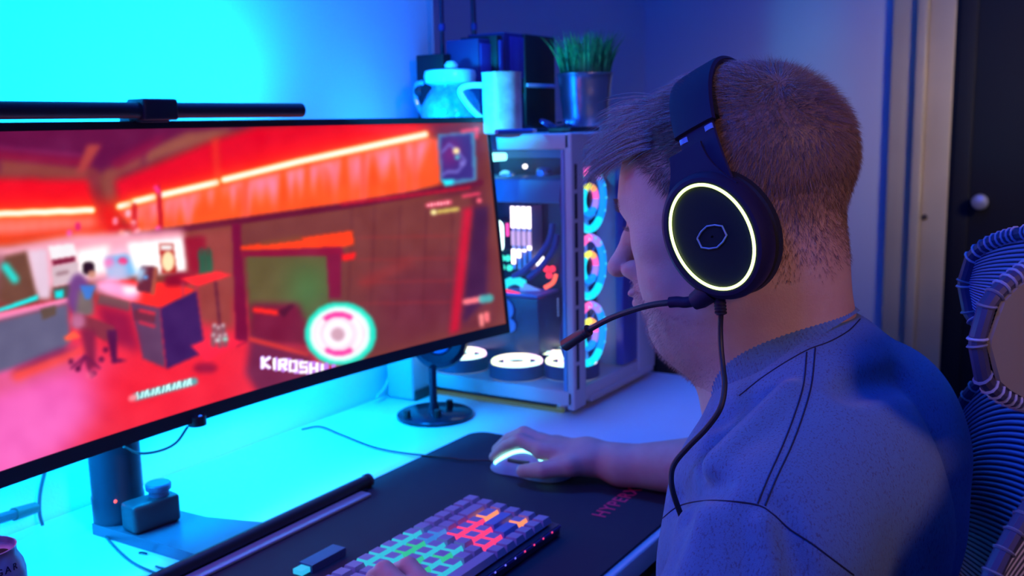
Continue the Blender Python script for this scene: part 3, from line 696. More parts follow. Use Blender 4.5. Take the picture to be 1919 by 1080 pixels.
for k, y in enumerate(ramY):
    rs = MB().box((MBX-.04, y-.0034, zB), (MBX, y+.0034, zA), .0008).build('memory_stick', mat('ram_white', (.5, .5, .6), .4), pc)
    for za, zb_, st_ in ((zA, zA-.040, 3), (zA-.046, zA-.073, .9), (zA-.080, zB+(.010+.012*k), 3)):
        MB().box((MBX-.0425, y-.0037, min(za, zb_)), (MBX-.040, y+.0037, max(za, zb_))).build('light_diffuser', glow('ram_glow_%d' % (st_*10), (1, .85, 1) if st_ > 1 else (.75, .5, .95), st_), rs)
# pump block
pY, pZ = onx(947, 438, MBX).y, onx(950, 437, MBX).z
pu = MB().box((MBX-.05, pY-.028, pZ-.030), (MBX, pY+.028, pZ+.030), .008).build('pump_block', mat('pump_black', (.02, .02, .05), .3), pc)
rr = rounded(-.026, .026, -.027, .027, .01, 0, 4)
ring_pts = [Vector((MBX-.053, pY+a, pZ+b)) for a, b, _ in rr]+[Vector((MBX-.053, pY+rr[0][0], pZ+rr[0][1]))]
MB().tube(ring_pts, .0042, 8, cap=False).build('pump_ring', glow('pump_ring_glow', (.65, 1, .97), 3), pu)
MB().prism([(MBX-.054, pY+a*.013, pZ+.0+b*.013) for a, b in ((-1, -.8), (1, -.8), (1, -.3), (.35, .9), (-.35, .9), (-1, -.3))], (.003, 0, 0)).build('pump_emblem', glow('pump_emblem_glow', (1, 1, 1), 2.2), pu)
MB().tube([(MBX-.045, pY-.034, pZ+.012+.012*math.sin(t)) for t in (-1.5, 0, 1.5)], .003, 8).build('pink_edge', glow('pink_led', (1, .05, .4), 1.5), pu)
led = MB(); 
for px, py in ((942, 484), (953, 484), (942, 501), (956, 502)):
    p = onx(px, py, MBX-.02); led.lathe([(.006, 0), (.006, .004)], p, 12, (-1, 0, 0))
led.build('board_light', glow('green_board', (.05, .9, .65), 1.3), pc)
led = MB()
for px, py in ((1025, 504), (1036, 504), (1030, 516), (1012, 366), (1020, 367), (1030, 368), (1040, 368)):
    p = onx(px, py, MBX-.02); led.lathe([(.006, 0), (.006, .004)], p, 12, (-1, 0, 0))
led.build('board_light', glow('red_board', (1, .03, .06), 1.6), pc)
led = MB()
for px, py in ((1010, 494), (1016, 488), (985, 312), (1016, 484)):
    p = onx(px, py, MBX-.02); led.lathe([(.0045, 0), (.0045, .004)], p, 12, (-1, 0, 0))
led.build('board_light', WG, pc)
# coolant tubes
TB = mat('sleeved_tube', (.05, .06, .2), .5)
MB().tube(spline([onx(1036, 420, MBX-.02), onx(1030, 450, MBX-.03), onx(1010, 480, MBX-.05), onx(985, 505, MBX-.06), onx(962, 520, MBX-.06)], 8), .006, 12).build('coolant_tube', TB, pc)
MB().tube(spline([onx(1044, 440, MBX-.02), onx(1036, 470, MBX-.03), onx(1015, 500, MBX-.05), onx(990, 522, MBX-.06)], 8), .006, 12).build('coolant_tube', TB, pc)
MB().tube(spline([onx(940, 545, MBX-.06), onx(948, 532, MBX-.06), onx(965, 526, MBX-.06), onx(982, 532, MBX-.06)], 8), .0075, 12).build('glowing_tube', glow('cyan_tube', (.02, .75, .95), 1.3), pc)
for k in range(6):
    MB().tube(spline([onx(975, 530+k*3.2, MBX-.06), onx(1005, 543+k*4, MBX-.05), onx(1046, 562+k*6, MBX-.03)], 6), .0028, 8).build('power_wire', mat('emissive_white_sleeve', (.6, .65, .8), .5, emit=(.2, .4, .8), es=.35), pc)  # bluish brightness of the white wires is put in as emission
# graphics card
g0, g1 = onx(938, 575, MBX-.07), onx(1032, 640, MBX-.07)
gc = MB().box((MBX-.10, .90, .82), (MBX, 1.10, .925), .004).build('graphics_card', mat('gpu_dark_blue', (.012, .014, .07), .35), pc)
MB().box((MBX-.095, .905, .925), (MBX-.02, 1.09, .930), .001).build('backplate', mat('gpu_plate', (.25, .2, .5), .35), gc)
for a_, b_ in (((946, 545), (974, 553)), ((978, 556), (1010, 562))):
    MB().tube([onx(a_[0], a_[1], MBX-.09), onx(b_[0], b_[1], MBX-.09)], .004, 8).build('red_strip', glow('gpu_red', (1, .03, .1), 1.6), gc)
MB().tube(spline([onx(1042, 515, MBX-.05), onx(1036, 530, MBX-.06), onx(1020, 540, MBX-.07)], 4), .004, 8).build('red_strip', glow('gpu_orange', (1, .12, .05), 1.6), gc)
MB().lathe([(.02, 0), (.02, .004)], onx(945, 580, MBX-.103), 24, (-1, 0, 0)).lathe([(.013, 0), (.013, .004)], onx(955, 610, MBX-.103), 24, (-1, 0, 0)).build('blue_glow_disc', glow('gpu_blue', (.01, .12, .9), .9), gc)
MB().tube(spline([onx(1023, 568, MBX-.06), onx(1018, 600, MBX-.06), onx(1012, 640, MBX-.06), onx(1006, 652, MBX-.06)], 6), .004, 8).build('yellow_wire', mat('emissive_yellow_wire', (.4, .42, .05), .5, emit=(.3, .35, .05), es=.3), pc)  # wire brightened by emission of its own colour
# top radiator and strip inside
MB().box((CX0+.05, .82, 1.10), (CX1-.09, 1.09, 1.14), .003).build('radiator_block', mat('radiator_blue', (.02, .16, .3), .5), pc)
MB().box((MBX-.10, .99, 1.168), (MBX-.05, 1.10, 1.182), .004).build('top_light_strip', glow('top_strip_glow', (.25, .95, 1), 2.6), pc)
for px, py, rr_ in ((958, 335, .016), (1025, 325, .012)):
    MB().lathe([(rr_, 0), (rr_*1.05, .02), (rr_*.6, .024)], onx(px, py, MBX-.03), 20, (-1, 0, 0)).build('fitting', mat('chrome_blue', (.3, .45, .7), .2, .8), pc)

def hue(h, s=.9, v=1):
    import colorsys; return colorsys.hsv_to_rgb(h % 1, s, v)
def fan(c, ax, r, hues, es, blades=9, hub=True, name='case_fan', strong=False):
    ax = Vector(ax).normalized(); a = Vector((0, 0, 1)) if abs(ax.z) < .9 else Vector((0, 1, 0)); u = a.cross(ax).normalized(); w = ax.cross(u); c = Vector(c)
    fr_ = MB()
    n = 48
    fo = fr_.lathe([(r*1.02, -.012), (r*1.08, -.012), (r*1.08, .012), (r*1.02, .012), (r*1.0, 0), (r*1.02, -.012)], c, n, ax, cap=False).build(name, mat('fan_frame', (.02, .02, .12), .5), pc)
    K = len(hues)
    for ring_r, seg_r in (((.92, .12), (.42, .11)) if not strong else ((.90, .10), (.45, .07))):
        for k in range(K):
            t0, t1 = 2*math.pi*k/K, 2*math.pi*(k+1)/K
            pts = [c-ax*-.013+u*(math.cos(t)*r*ring_r)+w*(math.sin(t)*r*ring_r) for t in np.linspace(t0, t1, 10)]
            cc_ = hues[(k+(2 if ring_r < .5 else 0)) % K]
            key_ = 'fanglow_%02d_%02d_%02d_%d' % (cc_[0]*20, cc_[1]*20, cc_[2]*20, es*10)
            MB().tube(pts, r*seg_r*(1 if ring_r > .5 else .9), 8, cap=False).build('light_ring', glow(key_, cc_, es), fo)
    if not strong:
        dm = MB()
        for k in range(14):
            t = 2*math.pi*k/14; dm.lathe([(r*.055, 0), (r*.04, .004)], c+ax*.016+u*(math.cos(t)*r*.92)+w*(math.sin(t)*r*.92), 8, ax)
        dm.build('bright_spot', glow('fan_spot', (.05, .6, 1), 1.3), fo)
    MB().lathe([(r*.28, -.004), (r*.28, .010), (r*.2, .013)], c, 24, ax).build('hub', mat('fan_hub', (.02, .02, .03), .4), fo)
    bl = MB()
    for k in range(blades):
        t = 2*math.pi*k/blades; e1 = u*math.cos(t)+w*math.sin(t); e2 = u*math.cos(t+.45)+w*math.sin(t+.45)
        bl.add([c+e1*r*.28-ax*.008, c+e2*r*.28+ax*.006, c+(u*math.cos(t+.75)+w*math.sin(t+.75))*r*.88+ax*.006, c+(u*math.cos(t+.3)+w*math.sin(t+.3))*r*.88-ax*.008], [(0, 1, 2, 3)])
    bl.build('blades', mat('frosted_blade', (.25, .35, .6), .3, emit=(.0, .10, .7), es=.55), fo)
B_, Cc, Pk, Or, Ye, Vi = (.0, .25, 1), (.0, .7, 1), (1, .12, .5), (1, .4, .1), (.8, .85, .1), (.3, .2, 1)
for i, py in enumerate((374, 500, 625)):
    p = ony(1092, py, .80)
    hs = [B_, Cc, B_, Vi, Pk, Or, Ye, Cc] if i else [B_, B_, Vi, Pk, Or, Ye, Cc, Cc]
    hs = [Pk, Or, Ye, Cc, Cc, B_, B_, Vi][0:8]
    fan((p.x, .80, p.z), (0, -1, 0), .0545, [B_, Vi, Pk, Or, Ye, Cc, Cc, B_], 1.5)
for (x, y) in ((1.455, 1.04), (1.455, .92), (1.50, .835), (1.56, 1.03), (1.57, .90)):
    fan((x, y, .806), (0, 0, 1), .046, [(1, .9, .7), (.85, 1, .6), (.6, 1, .95), (1, .7, .95)], 2.2, name='floor_fan', strong=True)

# ================================================================== THINGS ON TOP OF THE TOWER
TZ = CZ1+.0008
mg = thing('mug', (1.45, .93, TZ), 'tall white enamel mug with angular handle on top of the tower', 'mug')
ml, mrr = ony(905, 190, .92), ony(979, 190, .92); _mc = ony(941, 190, .90); mc = (_mc.x, _mc.y); mr0 = 36.5*float((np.array(_mc)-CAM)@FW)/FPX
mh = ony(940, 138, .92).z-TZ
MB().lathe([(mr0*.92, 0), (mr0, .003), (mr0, mh-.003), (mr0*1.03, mh-.001), (mr0*1.03, mh), (mr0*.95, mh), (mr0*.93, .006), (.002, .005)], (mc[0], mc[1], TZ), 48).build('body', mat('enamel_pale', (.6, .65, .68), .3, noise=.35, nscale=40), mg)
hd = (RT*-1); hd = Vector((hd[0], hd[1], 0)).normalized(); b0 = Vector((mc[0], mc[1], TZ))+hd*mr0*.96
MB().tube(spline([b0+Vector((0, 0, mh*.80)), b0+hd*.020+Vector((0, 0, mh*.80)), b0+hd*.034+Vector((0, 0, mh*.76)), b0+hd*.036+Vector((0, 0, mh*.66)), b0+hd*.020+Vector((0, 0, mh*.42)), b0+Vector((0, 0, mh*.22))], 6), .0048, 12).build('handle', mat('enamel_pale2', (.6, .65, .68), .3), mg)

jg = thing('glass_jug', (1.38, 1.02, TZ), 'rounded glass jug with a wide pale rim behind the monitor corner', 'jug')
j0_ = ony(845, 190, 1.02); jr = .052
JM = mat('jug_glass', (.25, .5, .75), .08, coat=1, noise=.6, nscale=35, alpha=.5)
MB().lathe([(.030, 0), (.046, .008), (jr, .030), (jr*.98, .05), (.040, .070), (.032, .080), (.034, .086)], (j0_.x, 1.02, TZ), 48, cap=False).build('body', JM, jg)
MB().lathe([(.034, .084), (.043, .088), (.045, .100), (.043, .108), (.036, .110), (.010, .112)], (j0_.x, 1.02, TZ), 48).build('lid', mat('jug_lid', (.45, .6, .7), .25), jg)
MB().lathe([(.010, .11), (.012, .118), (.007, .124)], (j0_.x+.004, 1.02, TZ), 20).build('knob', mat('jug_lid', (.4, .5, .6), .3), jg)
jl = Vector((j0_.x, 1.02, TZ))+hd*.046
MB().tube(spline([jl+Vector((0, 0, .09)), jl+hd*.012+Vector((0, 0, .085)), jl+hd*.014+Vector((0, 0, .06)), jl+Vector((0, 0, .03))], 6), .0045, 10).build('handle', JM, jg)
MB().lathe([(.008, 0), (.010, .006), (.006, .012)], jl+hd*.004+Vector((0, 0, .075)), 16, hd).build('tap', BLACK, jg)

# dark boxes behind the mug
BM1, BM2 = mat('indigo_card', (.03, .02, .14), .5), mat('black_card', (.008, .008, .014), .5)
def boxon(name, px0, px1, pyt, y, dep, lab, cat, m, strips=(), z0=TZ, grp=None):
    a, b = ony(px0, pyt, y), ony(px1, pyt, y)
    t = thing(name, ((a.x+b.x)/2, y+dep/2, z0), lab, cat, grp)
    MB().box((a.x, y, z0), (b.x, y+dep, (a.z+b.z)/2), .002).build('body', m, t)
    for k, (u0, u1, v0, v1, mm) in enumerate(strips):
        h = (a.z+b.z)/2-z0; w = b.x-a.x
        MB().box((a.x+w*u0, y-.002, z0+h*v0), (a.x+w*u1, y+.002, z0+h*v1), .0006).build('panel', mm, t)
    return t
LBM = mat('violet_panel', (.06, .05, .35), .4)
PK2 = thing('speaker', (1.66, 1.0, TZ), 'black cube speaker with pale stripe behind the potted grass', 'speaker')
a, b = ony(990, 62, .975), ony(1048, 62, .975)
MB().box((a.x+.004, .985, TZ), (b.x, 1.09, a.z), .003).build('cabinet', BM2, PK2)
sz_ = ony(1010, 160, .972).z
MB().box((a.x+.006, .9825, sz_-.0035), (b.x-.002, .9855, sz_+.0035), .0008).build('stripe', mat('pale_violet_stripe', (.6, .5, .7), .4), PK2)
boxon('game_box', 945, 981, 62, .99, .08, 'tall indigo box standing between the black speaker and the slim cases', 'box', BM1, [(.25, .95, .55, .96, LBM), (.0, .9, .4, .46, BM2)])
boxon('slim_case', 931, 941, 66, .985, .08, 'narrow dark case standing left of the tall indigo box', 'case', BM2, [(.3, .95, .5, .95, LBM)])
boxon('black_box', 896, 923, 73, 1.0, .07, 'blue black box standing behind the mug', 'box', BM1, [(.1, .95, .3, .95, LBM)])
boxon('low_box', 830, 895, 103, 1.06, .06, 'low black box behind the glass jug under the two dark rods', 'box', BM2)
sm_ = boxon('small_cube', 868, 884, 77, 1.07, .03, 'small indigo cube on the low black box behind the jug', 'cube', BM1, z0=ony(860, 103, 1.06).z+.0005)
# twin dark rods rising out of frame
for k, (a_, b_, lb_) in enumerate((((829, 100), (826, -40), 'left thin dark rod rising past the wall edge above the jug'), ((890, 98), (885, -40), 'right thin dark rod rising behind the small indigo cube'))):
    yk = 1.095
    P1, P0 = ony(*b_, yk), ony(*a_, yk)
    rd = thing('lamp_rod', (P0.x, yk, TZ), lb_, 'rod', None)
    MB().tube([(P0.x, yk, TZ), P0, P1, P1+(P1-P0)*1.5], .0042 if k == 0 else .005, 12).build('pole', mat('rod_black', (.015, .01, .05), .4), rd)
    MB().lathe([(.012, 0), (.012, .004), (.006, .006)], (P0.x, yk, TZ), 20).build('base', BLACK, rd)
    MB().lathe([(.0062, -.006), (.0062, .006)], P0.lerp(P1, .35), 16).build('collar', mat('rod_blue', (.03, .04, .25), .4), rd)

# potted grass
pp = thing('potted_grass', (1.74, .95, TZ), 'green grass plant in a silver tin pot on the right of the tower', 'potted plant')
py0 = .87
_pc = ony(1097, 188, py0); pcx, pcy = _pc.x, _pc.y
pr = 52*float((np.array(_pc)-CAM)@FW)/FPX; ph = ony(1096, 138, py0).z-TZ
POT = mat('galvanised_tin', (.5, .52, .58), .28, .85, bump=.1, bscale=90)
prof = [(pr*.74, 0), (pr*.76, .002)]
for k in range(1, 14):
    f_ = k/14; prof.append((pr*(.76+.22*f_)+(.0007 if k in (3, 4, 8, 9) else 0), ph*f_))
prof += [(pr, ph-.003), (pr*1.04, ph-.002), (pr*1.04, ph), (pr*.97, ph), (pr*.95, ph-.012), (.002, ph-.012)]
MB().lathe(prof, (pcx, pcy, TZ), 56).build('pot', POT, pp)
gm = MB()
for k in range(330):
    t = rng.uniform(0, 2*math.pi); q = math.sqrt(rng.uniform())*pr*.86; bx_, by_ = pcx+q*math.cos(t), pcy+q*math.sin(t)
    h = rng.uniform(.05, .100); le = rng.uniform(.05, .42)*(q/pr+.25); tt = t+rng.normal()*.6; w = rng.uniform(.0018, .0030)
    sd = Vector((-math.sin(tt), math.cos(tt), 0)) if k % 2 else Vector((1, 0, 0)).lerp(Vector((RT[0], RT[1], 0)), .7).normalized()
    pts = []
    for j in range(5):
        f_ = j/4; out = le*h*f_*f_; pts.append((Vector((bx_+out*math.cos(tt), by_+out*math.sin(tt), TZ+ph-.012+h*f_*(1-.12*f_))), w*(1-f_**2*.95)))
    vs = [];
    for p, ww in pts: vs += [p-sd*ww, p+sd*ww]
    gm.add(vs, [(2*j, 2*j+1, 2*j+3, 2*j+2) for j in range(4)])
go = gm.build('grass_blades', mat('grass_green', (.06, .42, .12), .45, col2=(.015, .14, .06), nscale=90), pp, recalc=False)
go['kind'] = 'stuff'
# folded glasses and a pen in front of the pot
gs = thing('folded_glasses', (1.58, .85, TZ), 'folded dark glasses lying on the tower in front of the pot', 'glasses')
ga, gb = ony(1000, 232, .86), ony(1098, 232, .86)
GMx = mat('dark_lens', (.03, .04, .2), .08, coat=1)
w2 = (gb.x-ga.x)
for k in (0, 1):
    cx_ = ga.x+w2*(.25+.45*k)
    MB().lathe([(.024, 0), (.026, .002), (.024, .004)], (cx_, .86, TZ+.0125), 28, (.12, -.5, .86), 1, .62).build('lens', GMx, gs)
MB().tube([(ga.x+w2*.45, .862, TZ+.016), (ga.x+w2*.52, .86, TZ+.017)], .0018, 8).build('bridge', BLACK, gs)
MB().tube(spline([(ga.x, .88, TZ+.012), (ga.x+w2*.5, .885, TZ+.004), (gb.x+.02, .878, TZ+.003)], 6), .0022, 8).build('temple', BLACK, gs)
MB().tube(spline([(gb.x, .87, TZ+.012), (ga.x+w2*.5, .89, TZ+.007), (ga.x+.0, .895, TZ+.003)], 6), .0022, 8).build('temple', BLACK, gs)
pn = thing('pen', (1.46, .83, TZ), 'thin pen with bright tip lying on the tower in front of the mug', 'pen')
a, b = ony(930, 243, .845), ony(992, 241, .835)
MB().tube([(a.x, .845, TZ+.0042), (b.x, .832, TZ+.0042)], .004, 12).build('barrel', mat('pen_blue', (.05, .15, .5), .3), pn)
MB().tube([(b.x, .832, TZ+.0042), (b.x+.012, .830, TZ+.0042)], [.004, .0025], 12).build('tip', mat('pen_pale', (.5, .6, .7), .3), pn)
bk = thing('cap_box', (1.70, .84, TZ), 'flat dark case lying beside the glasses under the pot', 'case')
a, b = ony(1060, 240, .81), ony(1115, 240, .81)
MB().box((a.x, .80, TZ), (b.x, .845, TZ+.009), .003).build('body', BLACK, bk)

# ================================================================== THE PERSON
def smin(a, b, k):
    h = np.clip(.5+.5*(b-a)/k, 0, 1); return b*(1-h)+a*h-k*h*(1-h)
def smax(a, b, k): return -smin(-a, -b, k)
def ellp(P, c, r):
    q = P-np.array(c, np.float32); r = np.array(r, np.float32); k0 = np.sqrt(((q/r)**2).sum(1)); k1 = np.sqrt(((q/r**2)**2).sum(1)); return k0*(k0-1)/np.maximum(k1, 1e-6)
def caps(P, a, b, ra, rb=None):
    rb = ra if rb is None else rb; a = np.array(a, np.float32); b = np.array(b, np.float32); ab = b-a
    t = np.clip(((P-a)@ab)/(ab@ab+1e-12), 0, 1); return np.sqrt(((P-a-t[:, None]*ab)**2).sum(1))-(ra+(rb-ra)*t)
def chain(P, pts, rs, k=.004):
    d = None
    for i in range(len(pts)-1):
        c = caps(P, pts[i], pts[i+1], rs[i], rs[i+1]); d = c if d is None else smin(d, c, k)
    return d
def surface(sdf, lo, hi, h):
    """Mesh the zero level of sdf inside the box lo..hi (surface nets, sampled only near the surface)."""
    lo = np.array(lo, float); B = 12; nb = np.ceil((np.array(hi)-lo)/(h*B)).astype(int); N = nb*B+1
    F = np.full(tuple(N), 1.0, np.float32)
    bi = np.stack(np.meshgrid(*[np.arange(n) for n in nb], indexing='ij'), -1).reshape(-1, 3)
    cen = (lo+(bi+.5)*B*h).astype(np.float32); dc = sdf(cen); rad = B*h*.87
    near = np.abs(dc) < rad*1.9
    for b, v in zip(bi[~near], dc[~near]):
        s = b*B; F[s[0]:s[0]+B+1, s[1]:s[1]+B+1, s[2]:s[2]+B+1] = 1 if v > 0 else -1
    loc = np.stack(np.meshgrid(*[np.arange(B+1)]*3, indexing='ij'), -1).reshape(-1, 3)
    nb_ = bi[near]
    for k in range(0, len(nb_), 60):
        ch = nb_[k:k+60]; G = (ch[:, None]*B+loc[None]).reshape(-1, 3); v = sdf((lo+G*h).astype(np.float32)); F[G[:, 0], G[:, 1], G[:, 2]] = v
    S = F < 0; c = [S[i:N[0]-1+i, j:N[1]-1+j, k:N[2]-1+k] for i in (0, 1) for j in (0, 1) for k in (0, 1)]
    cnt = sum(x.astype(np.int8) for x in c); act = (cnt > 0) & (cnt < 8); ids = np.argwhere(act); idx = np.full(act.shape, -1, np.int64); idx[act] = np.arange(len(ids))
    acc = np.zeros((len(ids), 3)); n = np.zeros(len(ids)); cor = [(i, j, k) for i in (0, 1) for j in (0, 1) for k in (0, 1)]
    fv = {q: F[ids[:, 0]+q[0], ids[:, 1]+q[1], ids[:, 2]+q[2]] for q in cor}
    for a in cor:
        for ax in range(3):
            if a[ax]: continue
            b = list(a); b[ax] = 1; b = tuple(b); m = (fv[a] < 0) != (fv[b] < 0); t = np.where(m, fv[a]/np.where(m, fv[a]-fv[b], 1), 0)
            p = np.array(a, float)[None].repeat(len(ids), 0); p[:, ax] += t; acc += p*m[:, None]; n += m
    V = lo+(ids+acc/n[:, None])*h; Fs = []
    for ax in range(3):
        o = [i for i in range(3) if i != ax]
        sl0 = [slice(1, -1)]*3; sl1 = [slice(1, -1)]*3; sl0[ax] = slice(0, -1); sl1[ax] = slice(1, None)
        A_, B_ = S[tuple(sl0)], S[tuple(sl1)]; m = A_ != B_; g = np.argwhere(m); g[:, o[0]] += 1; g[:, o[1]] += 1
        fl = A_[m]; q = []
        for d0, d1 in ((-1, -1), (0, -1), (0, 0), (-1, 0)):
            gg = g.copy(); gg[:, o[0]] += d0; gg[:, o[1]] += d1; q.append(idx[gg[:, 0], gg[:, 1], gg[:, 2]])
        q = np.stack(q, 1); fl2 = fl if ax != 1 else ~fl; q[~fl2] = q[~fl2][:, ::-1]; Fs.append(q)
    Q = np.concatenate(Fs); return V, Q[(Q >= 0).all(1)]
def relax(V, Q, n=2, f=.5):
    e = np.concatenate([Q[:, [i, (i+1) % 4]] for i in range(4)]); 
    for _ in range(n):
        s = np.zeros_like(V); c = np.zeros(len(V))
        for a, b in ((0, 1), (1, 0)): 
            for k in range(3): s[:, k] += np.bincount(e[:, a], V[e[:, b], k], len(V))
            c += np.bincount(e[:, a], minlength=len(V))
        V = V*(1-f)+s/np.maximum(c, 1)[:, None]*f
    return V

HS = 1.05; HO = np.array([.865, .305, 1.148], np.float32); hth = math.radians(14); hyw = math.radians(0)
HF = np.array([-math.sin(hyw)*math.cos(hth), math.cos(hyw)*math.cos(hth), -math.sin(hth)], np.float32)
HR = np.array([math.cos(hyw), math.sin(hyw), 0], np.float32); HU = np.cross(HR, HF)
def toh(P): q = (P-HO)/HS; return np.stack([q@HR, q@HF, q@HU], 1)
def toworld(q): q = np.array(q, float)*HS; return Vector(HO+HR*q[0]+HF*q[1]+HU*q[2])
def head_sdf(P):
    q = toh(P); a = q.copy(); a[:, 0] = np.abs(a[:, 0])      # mirrored half
    d = ellp(q, (0, -.008, .041), (.077, .096, .078))
    d = smin(d, ellp(q, (0, .030, .024), (.066, .070, .068)), .03)
    d = smin(d, ellp(q, (0, .030, -.022), (.063, .060, .085)), .03)
    d = smin(d, ellp(q, (0, .032, -.062), (.061, .056, .047)), .025)
    d = smin(d, ellp(a, (.034, .056, -.040), (.031, .031, .040)), .018)      # cheeks
    d = smin(d, ellp(a, (.046, .056, -.006), (.018, .022, .014)), .016)      # cheekbones
    d = smin(d, ellp(a, (.046, .010, -.066), (.018, .034, .024)), .02)       # jaw corner
    d = smin(d, ellp(q, (0, .074, -.090), (.026, .020, .018)), .016)         # chin
    d = smin(d, ellp(q, (0, .022, -.104), (.052, .058, .030)), .022)         # under the jaw
    d = smin(d, caps(a, (.006, .091, .030), (.040, .077, .030), .009, .008), .014)  # brow
    d = smax(d, -ellp(a, (.031, .100, .008), (.017, .019, .011)), .012)      # eye socket
    d = smin(d, ellp(a, (.031, .0745, .008), (.0135, .0125, .0125)), .002)
    d = smin(d, ellp(a, (.031, .0765, .0125), (.0155, .0115, .0060)), .003)  # upper lid
    d = smin(d, ellp(a, (.031, .0755, .0025), (.0145, .0115, .0045)), .003)
    # nose
    d = smin(d, chain(q, [(0, .089, .022), (0, .105, .002), (0, .1205, -.018)], [.0065, .0085, .0105], .006), .008)
    d = smin(d, ellp(q, (0, .1245, -.0225), (.0115, .0120, .0095)), .006)
    d = smin(d, ellp(a, (.0135, .1045, -.0265), (.0070, .0125, .0085)), .005)
    d = smax(d, -ellp(a, (.0072, .1120, -.0345), (.0040, .0068, .0050)), .002)
    # mouth
    d = smin(d, ellp(q, (0, .094, -.050), (.025, .018, .020)), .012)
    d = smin(d, ellp(q, (0, .1115, -.0478), (.019, .0065, .0050)), .004)
    d = smin(d, ellp(q, (0, .1095, -.0575), (.017, .0070, .0058)), .004)
    d = smax(d, -ellp(q, (0, .120, -.0524), (.024, .014, .0011)), .0015)
    d = smax(d, -ellp(q, (0, .110, -.071), (.018, .010, .006)), .008)
    d = smin(d, ellp(a, (.079, -.010, -.004), (.007, .016, .028)), .006)     # ears
    d = d*HS
    # neck
    n = caps(P, (.865, .283, 1.12), (.867, .273, .99), .064, .065)
    d = smin(d, n, .03)
    d = smin(d, ellp(P, (.865, .335, 1.045), (.052, .050, .038)), .03)
    return smin(d, caps(P, (.865, .262, 1.10), (.867, .258, 1.0), .046, .050), .03)
# pose of the arms
LSH, LEL, LWR = (.676, .212, .912), (.596, .270, .765), (.612, .469, .794)
RSH, REL, RWR = (1.062, .215, .925), (1.165, .375, .800), (1.143, .563, .783)
def mv(F, dx, dy, dz=0): return [([tuple(np.array(p)+np.array((dx, dy, dz))) for p in a], r) for a, r in F]
def hand(P, wr, palm, fingers, thumb, rp=.021):
    wr = np.array(wr); pm = np.array(palm); d = caps(P, wr, wr*.35+pm*.65, .025, .024); ax = pm-wr; ax = ax/np.linalg.norm(ax)
    for pts, rs in fingers:
        d = smin(d, caps(P, wr*.62+pm*.38+(np.array(pts[0])-pm)*.45, pts[0], .0165, .0125), .012)   # metacarpal
        d = smin(d, chain(P, pts, rs, .002), .0045)
    t, rs = thumb; d = smin(d, caps(P, wr*.75+pm*.25+(np.array(t[0])-wr)*.3, t[0], .015, .014), .014); return smin(d, chain(P, t, rs, .003), .006)
# right hand on the mouse; knuckles, then the three joints of every finger
R_F = []
for kx, (kn_, j1, j2, tp) in enumerate((((1.100, .690, .808), (1.103, .727, .817), (1.104, .752, .803), (1.104, .771, .785)),
                                        ((1.121, .694, .811), (1.124, .733, .820), (1.126, .760, .806), (1.126, .781, .787)),
                                        ((1.141, .690, .806), (1.149, .724, .806), (1.155, .745, .788), (1.158, .757, .769)),
                                        ((1.158, .680, .797), (1.170, .706, .791), (1.176, .722, .775), (1.177, .732, .763)))):
    r0 = (.0105, .0108, .0103, .0092)[kx]; R_F.append(([kn_, j1, j2, tp], [r0, r0*.95, r0*.88, r0*.76]))
R_T = ([(1.093, .640, .785), (1.076, .672, .779), (1.074, .703, .773)], [.0135, .0118, .0095])
L_F = []
for kx, (kn_, j1, j2, tp) in enumerate((((.752, .612, .812), (.765, .645, .822), (.772, .664, .810), (.775, .672, .797)),
                                        ((.733, .620, .814), (.743, .656, .824), (.749, .674, .810), (.751, .681, .797)),
                                        ((.714, .621, .811), (.719, .655, .820), (.722, .672, .808), (.723, .680, .797)),
                                        ((.698, .616, .806), (.697, .644, .812), (.697, .658, .802), (.697, .665, .796)))):
    r0 = (.0103, .0106, .0102, .0090)[kx]; L_F.append(([kn_, j1, j2, tp], [r0, r0*.95, r0*.88, r0*.76]))
L_T = ([(.738, .578, .800), (.765, .590, .797), (.785, .606, .794)], [.0135, .0118, .0098])
R_F = mv(R_F, .015, -.022, -.014); R_T = mv([R_T], .015, -.020, -.002)[0]; L_F = mv(L_F, -.068, -.077, -.003); L_T = mv([L_T], -.068, -.077, -.003)[0]
def arms_sdf(P):
    d = chain(P, [RSH, REL], [.052, .043], .01)
    e = np.array(REL); w = np.array(RWR); d = smin(d, chain(P, [e, e*.7+w*.3+np.array((.006, 0, 0)), w], [.040, .043, .0255], .02), .02)
    d = smin(d, hand(P, RWR, (1.143, .640, .793), R_F, R_T), .015)
    l = chain(P, [LSH, LEL], [.052, .043], .01); e = np.array(LEL); w = np.array(LWR); l = smin(l, chain(P, [e, e*.7+w*.3, w], [.040, .042, .0255], .02), .02)
    l = smin(l, hand(P, LWR, (.650, .525, .801), L_F, L_T), .015)
    return smin(d, l, .01)
def torso_sdf(P, g=0.0):
    a = P.copy(); a[:, 0] = np.abs(a[:, 0]-.865)
    d = ellp(P, (.860, .235, .83), (.180+g, .112+g, .18+g))
    d = smin(d, ellp(P, (.865, .250, .66), (.18+g, .150+g, .18+g)), .06)
    d = smin(d, ellp(a, (.070, .190, .915), (.090+g, .068+g, .10+g)), .05)
    d = smin(d, caps(a, (.0, .235, .985), (.160, .215, .935), .056+g, .056+g), .04)
    d = smin(d, ellp(a, (.07, .268, .89), (.085+g, .055+g, .09+g)), .04)
    return d
def body_sdf(P):
    d = smin(torso_sdf(P, -.010), arms_sdf(P), .02)
    return smin(d, caps(P, (.867, .27, 1.03), (.867, .25, .95), .056, .064), .03)
def skin_top(P): return smin(smin(head_sdf(P), torso_sdf(P, -.012), .03), 1e3*np.ones(len(P), np.float32), .001)
def skin_all(P): return smin(head_sdf(P), body_sdf(P), .03)
